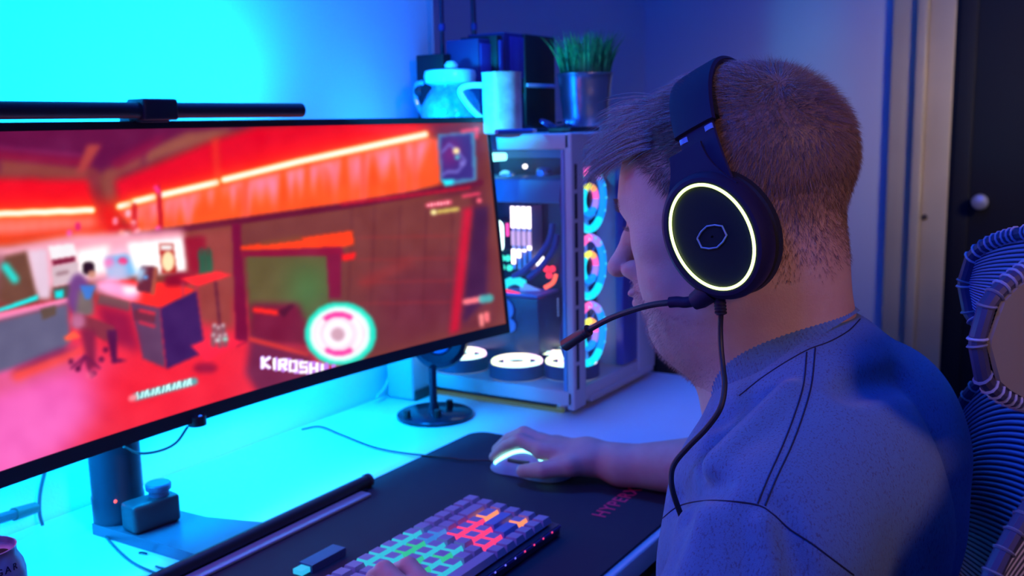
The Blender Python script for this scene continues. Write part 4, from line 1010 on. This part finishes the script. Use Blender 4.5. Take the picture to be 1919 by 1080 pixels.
# one continuous body: fine grid for the head, coarser for trunk and arms, welded where the grids meet
def cut(f, z, s): return lambda P: np.maximum(f(P), (P[:, 2]-z)*s)
VH, QH = surface(cut(skin_all, .995, -1), (.70, .13, .99), (1.03, .50, 1.32), .0019)
VB, QB = surface(cut(skin_all, 1.0, 1), (.50, .02, .50), (1.25, .86, 1.01), .003)
VH = relax(VH, QH, 1, .4); VB = relax(VB, QB, 2, .5)
Vall = np.concatenate([VH, VB]); Qall = np.concatenate([QH, QB+len(VH)])
SKIN = bpy.data.materials.new('skin'); SKIN.use_nodes = True; nt = SKIN.node_tree; b = nt.nodes['Principled BSDF']
b.inputs['Roughness'].default_value = .48; b.inputs['Subsurface Weight'].default_value = .12; b.inputs['Subsurface Radius'].default_value = (.01, .004, .002); b.inputs['Subsurface Scale'].default_value = .6
tc = nt.nodes.new('ShaderNodeTexCoord'); n1 = nt.nodes.new('ShaderNodeTexNoise'); n1.inputs['Scale'].default_value = 38; n1.inputs['Detail'].default_value = 6
n2 = nt.nodes.new('ShaderNodeTexNoise'); n2.inputs['Scale'].default_value = 420; n2.inputs['Detail'].default_value = 5; n2.inputs['Roughness'].default_value = .7
rp_ = nt.nodes.new('ShaderNodeMix'); rp_.data_type = 'RGBA'; rp_.inputs[6].default_value = (.50, .25, .20, 1); rp_.inputs[7].default_value = (.66, .42, .34, 1)
bp = nt.nodes.new('ShaderNodeBump'); bp.inputs['Strength'].default_value = .55; bp.inputs['Distance'].default_value = .0012
for n_ in (n1, n2): nt.links.new(tc.outputs['Object'], n_.inputs[0])
nt.links.new(n1.outputs[0], rp_.inputs[0]); nt.links.new(rp_.outputs[2], b.inputs['Base Color']); nt.links.new(n2.outputs[0], bp.inputs['Height']); nt.links.new(bp.outputs[0], b.inputs['Normal'])
person = link('person', npmesh('person', Vall, Qall), SKIN)
tag(person, 'person with short hair in blue grey t-shirt seated at the desk, hand on mouse', 'person')
bvh_head = BVHTree.FromPolygons([tuple(v) for v in VH], [tuple(q) for q in QH])

# ---- trousers and shoes below the desk
def legs_sdf(P):
    a = P.copy(); a[:, 0] = np.abs(a[:, 0]-.865)
    d = smin(ellp(P, (.865, .22, .575), (.175, .15, .085)), caps(a, (.09, .24, .575), (.11, .68, .55), .082, .062), .04)
    return smin(d, caps(a, (.11, .68, .55), (.12, .74, .10), .062, .048), .02)
VL, QL = surface(legs_sdf, (.60, .02, .02), (1.13, .86, .70), .008)
link('trousers', npmesh('trousers', relax(VL, QL, 2, .5), QL), mat('dark_denim', (.02, .025, .05), .8), person)
for s in (-1, 1):
    VL, QL = surface(lambda P: np.maximum(smin(ellp(P, (.865+s*.12, .80, .035), (.045, .12, .045)), ellp(P, (.865+s*.12, .74, .07), (.044, .06, .06)), .02), .004-P[:, 2]), (.865+s*.12-.08, .62, -.01), (.865+s*.12+.08, .96, .16), .005)
    link('shoe', npmesh('shoe', relax(VL, QL, 1, .4), QL), mat('dark_shoe', (.015, .015, .018), .6), person)
# ---- hair
fq = VH[QH].mean(1); e1 = VH[QH[:, 2]]-VH[QH[:, 0]]; e2 = VH[QH[:, 3]]-VH[QH[:, 1]]; fn = np.cross(e1, e2); ar = np.linalg.norm(fn, axis=1)/2; fn = fn/np.maximum(ar*2, 1e-12)[:, None]
cenh = np.array(toworld((0, 0, .02))); sgn = np.sign(((fq-cenh)*fn).sum(1).mean()) or 1; fn = fn*sgn
hq = toh(fq.astype(np.float32))
def scalp(h):
    x, y, z = np.abs(h[:, 0]), h[:, 1], h[:, 2]
    back = (y < -.030) & (z > -.064+.006*np.sin(x*160)+.004*np.sin(y*410))
    side = (y >= -.030) & (z > np.interp(y, [-.03, .0, .03, .052, .068, .08, .12], [-.05, .012, .030, .062, .082, .096, .14]))
    return back | side
sc_ = scalp(hq)
HAIRM = {}
def hairmat(name, c, c2, em=0):
    m = mat(name, c, .5, col2=c2, nscale=900, spec=.35); return m
HC = hairmat('short_hair', (.34, .20, .14), (.22, .125, .09)); HL = hairmat('long_hair', (.50, .46, .46), (.20, .17, .18)); HB = hairmat('stubble', (.62, .46, .38), (.34, .2, .16))
# scalp undercoat
fi = np.where(sc_ & ((hq[:, 2] > -.012) | (hq[:, 1] > -.03)) & (hq[:, 2] > np.interp(hq[:, 1], [-.03, .03, .06], [-.05, .05, .075])))[0]; used, inv = np.unique(QH[fi], return_inverse=True)
nv = np.zeros_like(VH)
for k in range(4):
    for j in range(3): nv[:, j] += np.bincount(QH[:, k], fn[:, j]*ar, len(VH))
nv /= np.maximum(np.linalg.norm(nv, axis=1), 1e-9)[:, None]
hv = toh(VH[used].astype(np.float32)); lift = .0012+.003*np.clip((hv[:, 2]-.07)/.04, 0, 1)
ed_ = np.where(hv[:, 1] < -.03, hv[:, 2]+.012, np.minimum(hv[:, 2]-np.interp(hv[:, 1], [-.03, .03, .06, .075, .1], [-.05, .05, .075, .09, .12]), .02))
lift = lift+np.minimum(0, np.interp(ed_, [0, .03], [-.0030, 0]))+.0005*np.sin(hv[:, 0]*900)*np.sin(hv[:, 2]*1100+hv[:, 1]*700)*(ed_ < .03)
cap_v = VH[used]+nv[used]*lift[:, None]
hair = link('hair', npmesh('hair', cap_v, inv.reshape(-1, 4)), HC, person)
hair['label'] = 'short light brown hair with a longer swept fringe'
def strands(name, roots, dirs, lens, droop, width, m, parent, segs=4, wob=.15):
    """tapered three sided strands; dirs bend towards droop."""
    K = len(roots); T = np.linspace(0, 1, segs+1); P = np.zeros((K, segs+1, 3)); P[:, 0] = roots; d = dirs.copy()
    for s in range(segs):
        P[:, s+1] = P[:, s]+d*(lens/segs)[:, None]; d = d+droop/segs+rng.normal(size=d.shape)*wob/segs; d /= np.linalg.norm(d, axis=1)[:, None]
    u = np.cross(dirs, rng.normal(size=dirs.shape)); u /= np.linalg.norm(u, axis=1)[:, None]; w = np.cross(dirs, u); w /= np.linalg.norm(w, axis=1)[:, None]
    rad = width*(1-T**1.6*.9); rings = []
    for k in range(3):
        a = 2*math.pi*k/3; rings.append(P+(u*math.cos(a)+w*math.sin(a))[:, None]*rad[None, :, None])
    V = np.stack(rings, 2).reshape(-1, 3); base = np.arange(K)[:, None, None, None]*(segs+1)*3+np.arange(segs)[None, :, None, None]*3
    q = []
    for k in range(3): q.append(np.stack([k+0*base[..., 0], (k+1) % 3+0*base[..., 0], (k+1) % 3+3+0*base[..., 0], k+3+0*base[..., 0]], -1)+base)
    F = np.concatenate([x.reshape(-1, 4) for x in q]); return link(name, npmesh(name, V, F), m, parent)
def pick(mask, n):
    f = np.where(mask)[0]; p = ar[f]/ar[f].sum(); k = rng.choice(f, n, p=p); w = rng.dirichlet((1, 1, 1, 1), n)
    return (VH[QH[k]]*w[:, :, None]).sum(1), fn[k], hq[k]
# clipped back and sides: hair radiates from the crown whorl
r_, n_, h_ = pick(sc_ & (hq[:, 2] < .11), 34000)
keep = rng.uniform(size=len(r_)) < np.interp(h_[:, 2], [-.062, -.03, 0], [.12, .6, 1]); r_, n_, h_ = r_[keep], n_[keep], h_[keep]
whorl = np.array(toworld((-.03, -.065, .095))); away = r_-whorl; away -= n_*(away*n_).sum(1)[:, None]; away /= np.linalg.norm(away, axis=1)[:, None]+1e-9
ln = np.interp(h_[:, 2], [-.06, 0, .06, .11], [.004, .007, .010, .016])*rng.uniform(.7, 1.25, len(r_))
front = np.clip(h_[:, 1]/.05, 0, 1)[:, None]
dn = n_*(.75-.3*front)+away*.55+np.array([0, 0, -.35])*(h_[:, 2] < .05)[:, None]+HF*front*.5*0; dn += rng.normal(size=dn.shape)*.16; dn /= np.linalg.norm(dn, axis=1)[:, None]
o = strands('clipped_hair', r_, dn, ln, away*.5+np.array([0, 0, -.25]), .00016, HC, hair, 3); o['kind'] = 'stuff'
# longer top, combed forward
r_, n_, h_ = pick(sc_ & (hq[:, 2] > .085), 13000)
fwd = HF[None]*1.0+np.array([0, 0, 0]); t_ = fwd-n_*(fwd*n_).sum(1)[:, None]; t_ /= np.linalg.norm(t_, axis=1)[:, None]+1e-9
bk_ = h_[:, 1] < -.055
t_[bk_] = (r_[bk_]-whorl); t_[bk_] /= np.linalg.norm(t_[bk_], axis=1)[:, None]
dn = t_*.95+n_*.28+rng.normal(size=t_.shape)*.13; dn /= np.linalg.norm(dn, axis=1)[:, None]
ln = np.interp(h_[:, 1], [-.08, -.03, .03, .08], [.012, .018, .030, .040])*rng.uniform(.75, 1.2, len(r_)); lift_ = np.interp(h_[:, 2], [.085, .12], [.0, .006])
o = strands('top_hair', r_+n_*lift_[:, None], dn, ln, t_*.5-n_*.45+np.array([0, 0, -.25]), .00022, HL, hair, 5, .25); o['kind'] = 'stuff'
# fringe hanging forward over the forehead
fm = sc_ & (hq[:, 1] > .035) & (hq[:, 2] > .068)
r_, n_, h_ = pick(fm, 7500)
lock = rng.normal(size=(40, 3))*.12; li = rng.integers(0, 40, len(r_)); li = ((h_[:, 0]*300+h_[:, 1]*200).astype(int)) % 40
dn = HF[None]*1.0-HU[None]*.12+n_*.22+lock[li]+rng.normal(size=n_.shape)*.07; dn /= np.linalg.norm(dn, axis=1)[:, None]
ln = rng.uniform(.040, .066, len(r_))*np.interp(h_[:, 1], [.035, .09], [1.15, .95])
o = strands('fringe', r_+n_*.003, dn, ln, -HU[None]*.95+HF[None]*.15+HR[None]*.1+lock[li]*.8, .00022, HL, hair, 7, .22); o['kind'] = 'stuff'
# stubble on jaw, chin and lip; eyebrows and lashes
st_m = (hq[:, 2] < -.035) & (hq[:, 2] > -.135) & (hq[:, 1] > .02) & ~((hq[:, 2] > -.064) & (hq[:, 2] < -.044) & (np.abs(hq[:, 0]) < .018) & (hq[:, 1] > .09)) & (hq[:, 2] < np.interp(hq[:, 1], [.02, .06, .085, .1], [-.075, -.065, -.05, -.035]))
r_, n_, h_ = pick(st_m, 5200); dn = n_+np.array([0, 0, -.6])+rng.normal(size=n_.shape)*.25; dn /= np.linalg.norm(dn, axis=1)[:, None]
o = strands('stubble', r_, dn, np.interp(h_[:, 1], [.02, .08], [.0015, .0045])*rng.uniform(.6, 1.2, len(r_)), np.zeros(3)[None], .00013, HB, hair, 2); o['kind'] = 'stuff'
bm_ = (hq[:, 2] > .026) & (hq[:, 2] < .038) & (np.abs(hq[:, 0]) > .012) & (np.abs(hq[:, 0]) < .05) & (hq[:, 1] > .06)
r_, n_, h_ = pick(bm_, 350); dn = n_*.5+HR[None]*np.sign(h_[:, :1])*.7+HU[None]*.25+rng.normal(size=n_.shape)*.15; dn /= np.linalg.norm(dn, axis=1)[:, None]
strands('eyebrows', r_, dn, rng.uniform(.004, .007, len(r_)), np.zeros(3)[None], .00013, HC, hair, 2)['kind'] = 'stuff'
# eyes
for s in (-1, 1):
    c = toworld((s*.031, .0765, .0075)); MB().lathe([(.0001, .0118*HS), (.006, .0112*HS), (.0095, .0085*HS), (.0112, .004), (.0118, 0), (.009, -.007)], c, 24, tuple(HF)).build('eye', mat('eye_white', (.7, .68, .66), .15), person)
    MB().lathe([(.0001, .0122*HS), (.003, .0121*HS), (.0052, .0112*HS)], c, 24, tuple(HF), cap=False).build('iris', mat('iris_blue', (.05, .09, .14), .1), person)
    lm = [toworld((s*(.031+.013*u), .0765+.0125*math.sqrt(max(0, 1-u*u*.55)), .0095-.0015*u*u)) for u in np.linspace(-1, 1, 22)]
    r_ = np.array([tuple(v) for v in lm]*3)+rng.normal(size=(66, 3))*.0004; dn = np.tile(HF*.9+HU*.35, (66, 1))+rng.normal(size=(66, 3))*.12
    strands('eyelashes', r_, dn/np.linalg.norm(dn, axis=1)[:, None], np.full(66, .007), HU[None]*.5, .00014, HC, person, 3)

# ---- t-shirt
def fold(P, a, b, r): return caps(P, a, b, r)
FOLDS = []
def shirt_sdf(P):
    d = torso_sdf(P, .006)
    for sh, el in ((LSH, LEL), (RSH, REL)):
        sh = np.array(sh); el = np.array(el); e = sh+(el-sh)*.82
        d = smin(d, caps(P, sh, e, .066, .064), .035)
    for a, b, r, k, s in FOLDS:
        c = caps(P, a, b, r); d = smin(d, c, k) if s > 0 else smax(d, -c, k)
    d = smin(d, ellp(P, (.867, .225, 1.005), (.088, .050, .062)), .025); d = smin(d, ellp(P, (.867, .255, .985), (.098, .062, .042)), .022)
    # neck opening
    n = Vector((0, -.6, -.8)).normalized(); cc = np.array((.868, .268, 1.030)); q = P-cc; pl = q@np.array((0, .565, .825)); 
    rr_ = np.sqrt((q[:, 0]/.0755)**2+((q@np.array((0, -.825, .565)))/.078)**2)
    d = smax(d, np.maximum(-pl-.006, -1e3)*0+(pl-.002), .004)
    w = .003*np.sin(P[:, 0]*34+P[:, 2]*55+3*np.sin(P[:, 1]*21))*np.clip((1.0-P[:, 2])/.1, 0, 1)
    return d+w*.5
def march(px, py):
    d = np.array(Vector(ray(px, py)).normalized()); ts = np.linspace(.45, 1.4, 600); P = (CAM+d*ts[:, None]).astype(np.float32); s = shirt_sdf(P); k = np.argmax(s < 0)
    return CAM+d*ts[k], d
NF = []
for (x1, y1), (x2, y2), r, dep in (((1455, 715), (1335, 830), .018, .0035), ((1392, 735), (1345, 775), .010, .003), ((1340, 905), (1262, 935), .009, .003), ((1452, 965), (1490, 1070), .010, .0035), ((1405, 975), (1400, 1075), .010, .0025), ((1600, 720), (1690, 700), .014, .003), ((1275, 965), (1225, 1060), .008, .003)):
    a, d_ = march(x1, y1); b_, d2 = march(x2, y2); NF.append((a-d_*(r-dep), b_-d2*(r-dep), r, .016, -1))
for (x1, y1), (x2, y2), r, dep in (((1480, 740), (1350, 870), .012, .003), ((1430, 985), (1445, 1075), .008, .002), ((1330, 985), (1300, 1075), .010, .0025)):
    a, d_ = march(x1, y1); b_, d2 = march(x2, y2); NF.append((a+d_*(r-dep), b_+d2*(r-dep), r, .012, 1))
FOLDS += NF
VS, QS = surface(shirt_sdf, (.50, .02, .50), (1.25, .50, 1.12), .003)
VS = relax(VS, QS, 2, .5)
SH = bpy.data.materials.new('heather_jersey'); SH.use_nodes = True; nt = SH.node_tree; b = nt.nodes['Principled BSDF']; b.inputs['Roughness'].default_value = .85
b.inputs['Sheen Weight'].default_value = .3
tc = nt.nodes.new('ShaderNodeTexCoord'); mp = nt.nodes.new('ShaderNodeMapping'); mp.inputs['Scale'].default_value = (1, 1, .45); nt.links.new(tc.outputs['Object'], mp.inputs[0])
n1 = nt.nodes.new('ShaderNodeTexNoise'); n1.inputs['Scale'].default_value = 620; n1.inputs['Detail'].default_value = 5; n1.inputs['Roughness'].default_value = .65; nt.links.new(mp.outputs[0], n1.inputs[0])
cr_ = nt.nodes.new('ShaderNodeValToRGB'); e = cr_.color_ramp.elements; e[0].position = .36; e[0].color = (.075, .09, .18, 1); e[1].position = .48; e[1].color = (.095, .19, .37, 1)
nt.links.new(n1.outputs[0], cr_.inputs[0]); nt.links.new(cr_.outputs[0], b.inputs['Base Color'])
n2 = nt.nodes.new('ShaderNodeTexNoise'); n2.inputs['Scale'].default_value = 1400; nt.links.new(tc.outputs['Object'], n2.inputs[0])
bp = nt.nodes.new('ShaderNodeBump'); bp.inputs['Strength'].default_value = .6; bp.inputs['Distance'].default_value = .0008; nt.links.new(n2.outputs[0], bp.inputs['Height']); nt.links.new(bp.outputs[0], b.inputs['Normal'])
shirt = link('t_shirt', npmesh('t_shirt', VS, QS), SH, person)
shirt['label'] = 'blue grey heather crew neck t-shirt'
bvh = BVHTree.FromPolygons([tuple(v) for v in VS], [tuple(q) for q in QS])
def hit(px, py, off=.0004):
    d = Vector(ray(px, py)).normalized(); r = bvh.ray_cast(Vector(CAM), d)
    return None if r[0] is None else r[0]-d*off
# ribbed collar band
def collar(u, v):
    t = 2*math.pi*u; c = Vector((.868, .272, 1.030)); bx_ = Vector((0, -.825, .565)); nn = Vector((0, .565, .825))
    rx, ry = .0730, .0705; k = 1+.16*(v if v < .5 else 1)*(1)
    rib = 1+.004*math.sin(t*110)
    return c+Vector((math.sin(t)*rx*(1.13-.13*v), 0, 0))*rib+bx_*(math.cos(t)*ry*(1.10-.10*v))*rib+nn*(-.010+.020*v)
MB().grid(collar, 661, 6).build('collar', SH, shirt, recalc=False)
SEAM = mat('navy_thread', (.012, .012, .05), .8)
def seam(pts, r=.0006, name='seam'):
    out = []
    P = [Vector((x, y, 0)) for x, y in pts]
    for q in spline(P, 8):
        h = hit(q.x, q.y)
        if h is not None: out.append(h)
    if len(out) > 3: MB().tube(out, r, 6).build(name, SEAM, shirt)
seam([(1512, 660), (1506, 720), (1490, 775), (1467, 835), (1440, 895), (1420, 944)])
seam([(1528, 652), (1521, 720), (1506, 775), (1484, 835), (1456, 895), (1434, 948)])
seam([(1238, 975), (1270, 950), (1310, 940), (1360, 939), (1420, 947), (1450, 965), (1480, 992), (1520, 1018), (1560, 1048), (1600, 1078)])
seam([(1612, 598), (1590, 620), (1555, 640), (1515, 655), (1470, 680), (1425, 710), (1385, 742)], .0005)

# ================================================================== HEADSET
hs = thing('headset', (.865, .33, 1.29), 'black over-ear gaming headset with a glowing green white ring worn by the person', 'headset')
NAVY = mat('satin_navy_black', (.016, .010, .045), .6, spec=.25); NAVY2 = mat('soft_black_pad', (.008, .008, .016), .7)
BC = Vector((.865, .281, 1.165)); BU = Vector((0, .46, .888)).normalized(); BW = Vector((0, .888, -.46)).normalized()
def band(t0, t1, wd, th, off, n=48, ra=.100, rb=.1150, wofs=0):
    """flat strap swept over the head in the headset's own plane"""
    vs = []; fs = []; prof = []
    for k in range(12):
        a = 2*math.pi*k/12; c_, s_ = math.cos(a), math.sin(a); prof.append((math.copysign(abs(c_)**.45, c_)*.5, math.copysign(abs(s_)**.45, s_)*.5))
    for i in range(n+1):
        t = math.radians(t0+(t1-t0)*i/n); w_ = wd(i/n) if callable(wd) else wd; h_ = th(i/n) if callable(th) else th
        o = Vector((1, 0, 0))*math.cos(t)*(1/ra)+BU*math.sin(t)*(1/rb); o.normalize()
        c = BC+Vector((1, 0, 0))*(ra*math.cos(t))+BU*(rb*math.sin(t))+o*off+BW*(wofs(i/n) if callable(wofs) else wofs)
        for a_, b_ in prof: vs.append(c+BW*(a_*w_)+o*(b_*h_))
    m = 12
    for i in range(n):
        for k in range(m): fs.append((i*m+k, i*m+(k+1) % m, (i+1)*m+(k+1) % m, (i+1)*m+k))
    fs += [tuple(range(m))[::-1], tuple(n*m+k for k in range(m))]
    return MB().add(vs, fs)
band(33, 147, lambda f: .0385+.006*math.sin(math.pi*f), .0085, .010).build('headband', NAVY, hs)
band(38, 142, .036, .012, .0005).build('headband_padding', NAVY2, hs)
for s, (t0, t1) in ((1, (8, 34)), (-1, (146, 172))):
    band(t0, t1, lambda f, s=s: .0335, .0045, .0085, 12).build('slider', NAVY, hs)
    tt = (30.5 if s > 0 else 149.5)
    for w_ in (-.012, .012):
        band(tt-1.2, tt+1.2, .008, .0052, .0088, 3, wofs=w_).build('slider_mark', mat('blue_grey_mark', (.16, .26, .55), .4), hs)
EN = {}
for s in (-1, 1):
    cc = Vector((.865+s*.126, .284, 1.142)); n = Vector((s, -.06, .02)).normalized()
    up = (BU-n*BU.dot(n)).normalized(); sd = up.cross(n)*s   # sd points forward
    if sd.y < 0: sd = -sd
    def el(rx, ry, h, k=64): return [cc+n*h+sd*(math.cos(2*math.pi*i/k)*rx)+up*(math.sin(2*math.pi*i/k)*ry) for i in range(k)]
    def loft(L, m, name, par, k=64, capped=(True, True)):
        vs = []; fs = []
        for rx, ry, h in L: vs += el(rx, ry, h, k)
        for i in range(len(L)-1):
            for j in range(k): fs.append((i*k+j, i*k+(j+1) % k, (i+1)*k+(j+1) % k, (i+1)*k+j))
        if capped[0]: fs.append(tuple(range(k))[::-1])
        if capped[1]: fs.append(tuple((len(L)-1)*k+j for j in range(k)))
        return MB().add(vs, fs).build(name, m, par)
    cup = loft([(.037, .048, -.030), (.041, .052, -.026), (.042, .053, -.012), (.0405, .0518, -.004), (.0372, .0482, .001), (.0345, .0455, .0015)], NAVY, 'ear_cup', hs, capped=(True, False))
    loft([(.0345, .0455, .0015), (.0310, .0425, .0010), (.0300, .0415, -.001), (.028, .039, -.001), (.001, .001, -.0005)], mat('satin_dark_plate', (.006, .008, .018), .45), 'face_plate', cup, capped=(False, False))
    rp2 = el(.0312, .0428, .0012, 80)
    MB().tube(rp2+[rp2[0]], .0013, 8, cap=False).build('light_ring', glow('ring_glow', (.72, 1, .26), 3.6), cup)
    hx = [cc+n*.0004+sd*(a*.0112)+up*(b*.0094) for a, b in ((1, .42), (.55, .78), (0, .98), (-.55, .78), (-1, .42), (-1, -.42), (-.55, -.78), (0, -.98), (.55, -.78), (1, -.42), (1, .42))]
    MB().tube(hx, .00075, 6, cap=False).build('emblem', mat('blue_grey_mark', (.16, .26, .55), .4), cup)
    loft([(.035, .046, -.034), (.041, .052, -.036), (.0425, .0535, -.044), (.040, .051, -.052), (.031, .042, -.054), (.024, .034, -.050)], NAVY2, 'ear_cushion', hs, capped=(False, False))
    # yoke: plate flaring from the slider to the cup
    top = BC+Vector((s*.100, 0, 0)).lerp(Vector((s*.1, 0, 0)), 1)
    def yk(a, b):
        # a 0..1 across, b 0..1 downward
        v = b; wx = .0145+(.0345-.0145)*v**1.8; ht = .074-(.074-.030)*v; hh = -.003-.012*(1-v)**1.2
        return cc+n*(hh-.004)+sd*((2*a-1)*wx-.0045*(1-v))+up*ht
    MB().grid(yk, 14, 14, tuple(-n*.004)).build('yoke', NAVY, hs)
    if s < 0: EN = dict(cc=cc, n=n, up=up, sd=sd)
cc, n, up, sd = EN['cc'], EN['n'], EN['up'], EN['sd']
# microphone on the left cup
def on_(px, py, x): return onx(px, py, x)
xm = .748
MB().tube([on_(1330, 545, xm), on_(1312, 560, xm), on_(1300, 566, xm)], [.010, .0085, .007], 14).build('boom_socket', NAVY, hs)
MB().tube(spline([on_(1306, 563, xm), on_(1285, 567, xm), on_(1270, 566, xm), on_(1255, 567, xm)], 4), .0046, 12).build('boom_sleeve', NAVY, hs)
bo = spline([on_(1258, 567, xm), on_(1225, 571, xm+.002), on_(1190, 580, xm+.004), on_(1150, 594, xm+.007), on_(1120, 609, xm+.010), on_(1098, 622, xm+.012)], 6)
MB().tube(bo, .0027, 10).build('microphone_boom', mat('boom_rubber', (.02, .014, .03), .45), hs)
mh_, mt_ = on_(1103, 619, xm+.011), on_(1058, 648, xm+.016)
MB().tube([mh_, mh_.lerp(mt_, .12), mh_.lerp(mt_, .14), mt_.lerp(mh_, .04), mt_], [.0052, .0056, .0050, .0056, .0050], 20).build('microphone', mat('mic_black', (.02, .02, .03), .4), hs)
MB().tube([on_(1348, 548, xm), on_(1349, 565, xm), on_(1351, 590, xm)], [.0042, .0046, .0036], 14).build('plug', NAVY, hs)
for k in range(4):
    p = on_(1349.5+k*.4, 568+k*6, xm); MB().lathe([(.0049, -.0007), (.0049, .0007)], p, 14, (0, 0, 1)).build('grip_ring', NAVY2, hs)
cab = spline([on_(1351, 585, xm), on_(1350, 615, xm), on_(1351, 650, xm-.003), on_(1355, 690, xm-.010), on_(1358, 725, xm-.02), on_(1350, 765, xm-.03), on_(1325, 802, xm-.035), on_(1290, 838, xm-.04), on_(1266, 866, xm-.045), on_(1258, 890, xm-.05), on_(1262, 925, xm-.055), on_(1285, 990, xm-.05)], 8)
MB().tube(cab, .0023, 10).build('cable', CABLE, hs)
MB().lathe([(.0035, -.003), (.0035, .005)], on_(1378, 538, .775), 14, (0, -.5, -.8)).build('volume_wheel', NAVY, hs)

# ================================================================== CHAIR
MESHM = bpy.data.materials.new('ribbed_mesh'); MESHM.use_nodes = True; nt = MESHM.node_tree; b = nt.nodes['Principled BSDF']; b.inputs['Roughness'].default_value = .6
MESHM2 = mat('ribbed_edge', (.42, .44, .60), .5)
ch = thing('desk_chair', (.93, -.1, 0), 'ergonomic desk chair with ribbed mesh back and headrest behind the person', 'chair')
CM = mat('blue_lit_mesh', (.50, .48, .72), .6); CMD = mat('dark_rib_valley', (.035, .035, .10), .6)  # pale grey mesh; the blue light's lavender tint is put into its colour
def wing(cx, cy, cz, hw, hh, fwd, rot, name, nrib, exp=2.6, bulge=.5, lean=0, parent=ch, zoff=lambda u: 0):
    """concave mesh panel: u across -1..1, v up -1..1 inside a superellipse, ribs as real relief"""
    rt = math.radians(rot); R = Matrix.Rotation(rt, 3, 'Z')
    def P(u, v, off=0):
        s = (1-abs(u)**exp)**(1/exp)*.96+.04
        y = fwd*abs(u)**2.0-lean*v*hh; q = Vector((u*hw, y+off, v*hh*s+zoff(u)))
        return Vector((cx, cy, cz))+R@q
    nu_, nv2 = 60, nrib*8
    def surf(a, b, off=0):
        u, v = 2*a-1, 2*b-1; rel = .0016*(.5+.5*math.sin(2*math.pi*nrib*b)) ; return P(u, v, rel+off)
    m = MB().grid(lambda a, b: surf(a, b), nu_, nv2); mesh = m.build(name, None, parent, recalc=False)
    mesh.data.materials.append(CM); mesh.data.materials.append(CMD)
    for p in mesh.data.polygons:
        jj = p.index % (nv2-1)
        if (jj % 8) in (4, 5, 6): p.material_index = 1  # darker colour on the valleys between ribs; the panel has no openings
    if name == 'headrest': MB().grid(lambda a, b: P(2*a-1, (2*b-1)*.97, -.006), 40, 16, R@Vector((0, -.003, 0))).build('outer_shell', mat('pale_shell', (.25, .24, .26), .5), mesh)
    edge = [P(-1+2*k/60, 1) for k in range(61)]+[P(1-2*k/60, -1) for k in range(61)]
    fr2 = MB().tube(edge+[edge[0]], .006, 10, cap=False).build(name+'_frame', mat('edge_frame', (.05, .05, .14), .45), parent)
    # stitched ribs round the frame
    st2 = MB(); P_ = [Vector(p) for p in edge]+[edge[0]]; acc = 0
    for i in range(len(P_)-1):
        L = (P_[i+1]-P_[i]).length; acc += L
        while acc > .0062:
            acc -= .0062; c = P_[i+1]; t = (P_[i+1]-P_[i]).normalized() if L > 1e-6 else Vector((0, 0, 1)); st2.lathe([(.0066, -.0011), (.0076, 0), (.0066, .0011)], c, 10, tuple(t))
    st2.build('edge_stitching', MESHM2, fr2)
    return mesh
wing(.885, .040, 1.076, .132, .062, .075, 10, 'headrest', 26)
wing(.90, .020, .78, .245, .235, .105, 10, 'backrest', 70, exp=3.2)
# pale shell on the back of the headrest wing, spine and lower parts
MB().grid(lambda a, b: Vector((.815+.14*a, .022-.02*math.sin(math.pi*a)*0-.006*b, 1.03+.09*b)), 8, 4, (0, -.012, 0)).build('headrest_shell', mat('pale_shell', (.25, .24, .26), .5), ch)
MB().tube([(.90, .0, 1.06), (.90, -.03, .98), (.91, -.05, .8), (.92, -.04, .6), (.92, .0, .50)], .018, 14).build('spine', BLACK, ch)
MB().box((.68, -.02, .42), (1.12, .46, .49), .03).build('seat', mat('seat_fabric', (.03, .03, .08), .8), ch)
MB().lathe([(.03, .10), (.03, .42)], (.90, .2, 0), 20).build('gas_column', BLACK, ch)
for k in range(5):
    t = 2*math.pi*k/5; e_ = Vector((.90+.30*math.cos(t), .2+.30*math.sin(t), .075)); MB().tube([(.90, .2, .12), e_], [.025, .016], 10).build('leg', BLACK, ch)
    MB().lathe([(.028, -.02), (.03, -.015), (.03, .015), (.028, .02)], (e_.x, e_.y, .031), 18, (math.sin(t), -math.cos(t), 0)).build('caster', BLACK, ch)
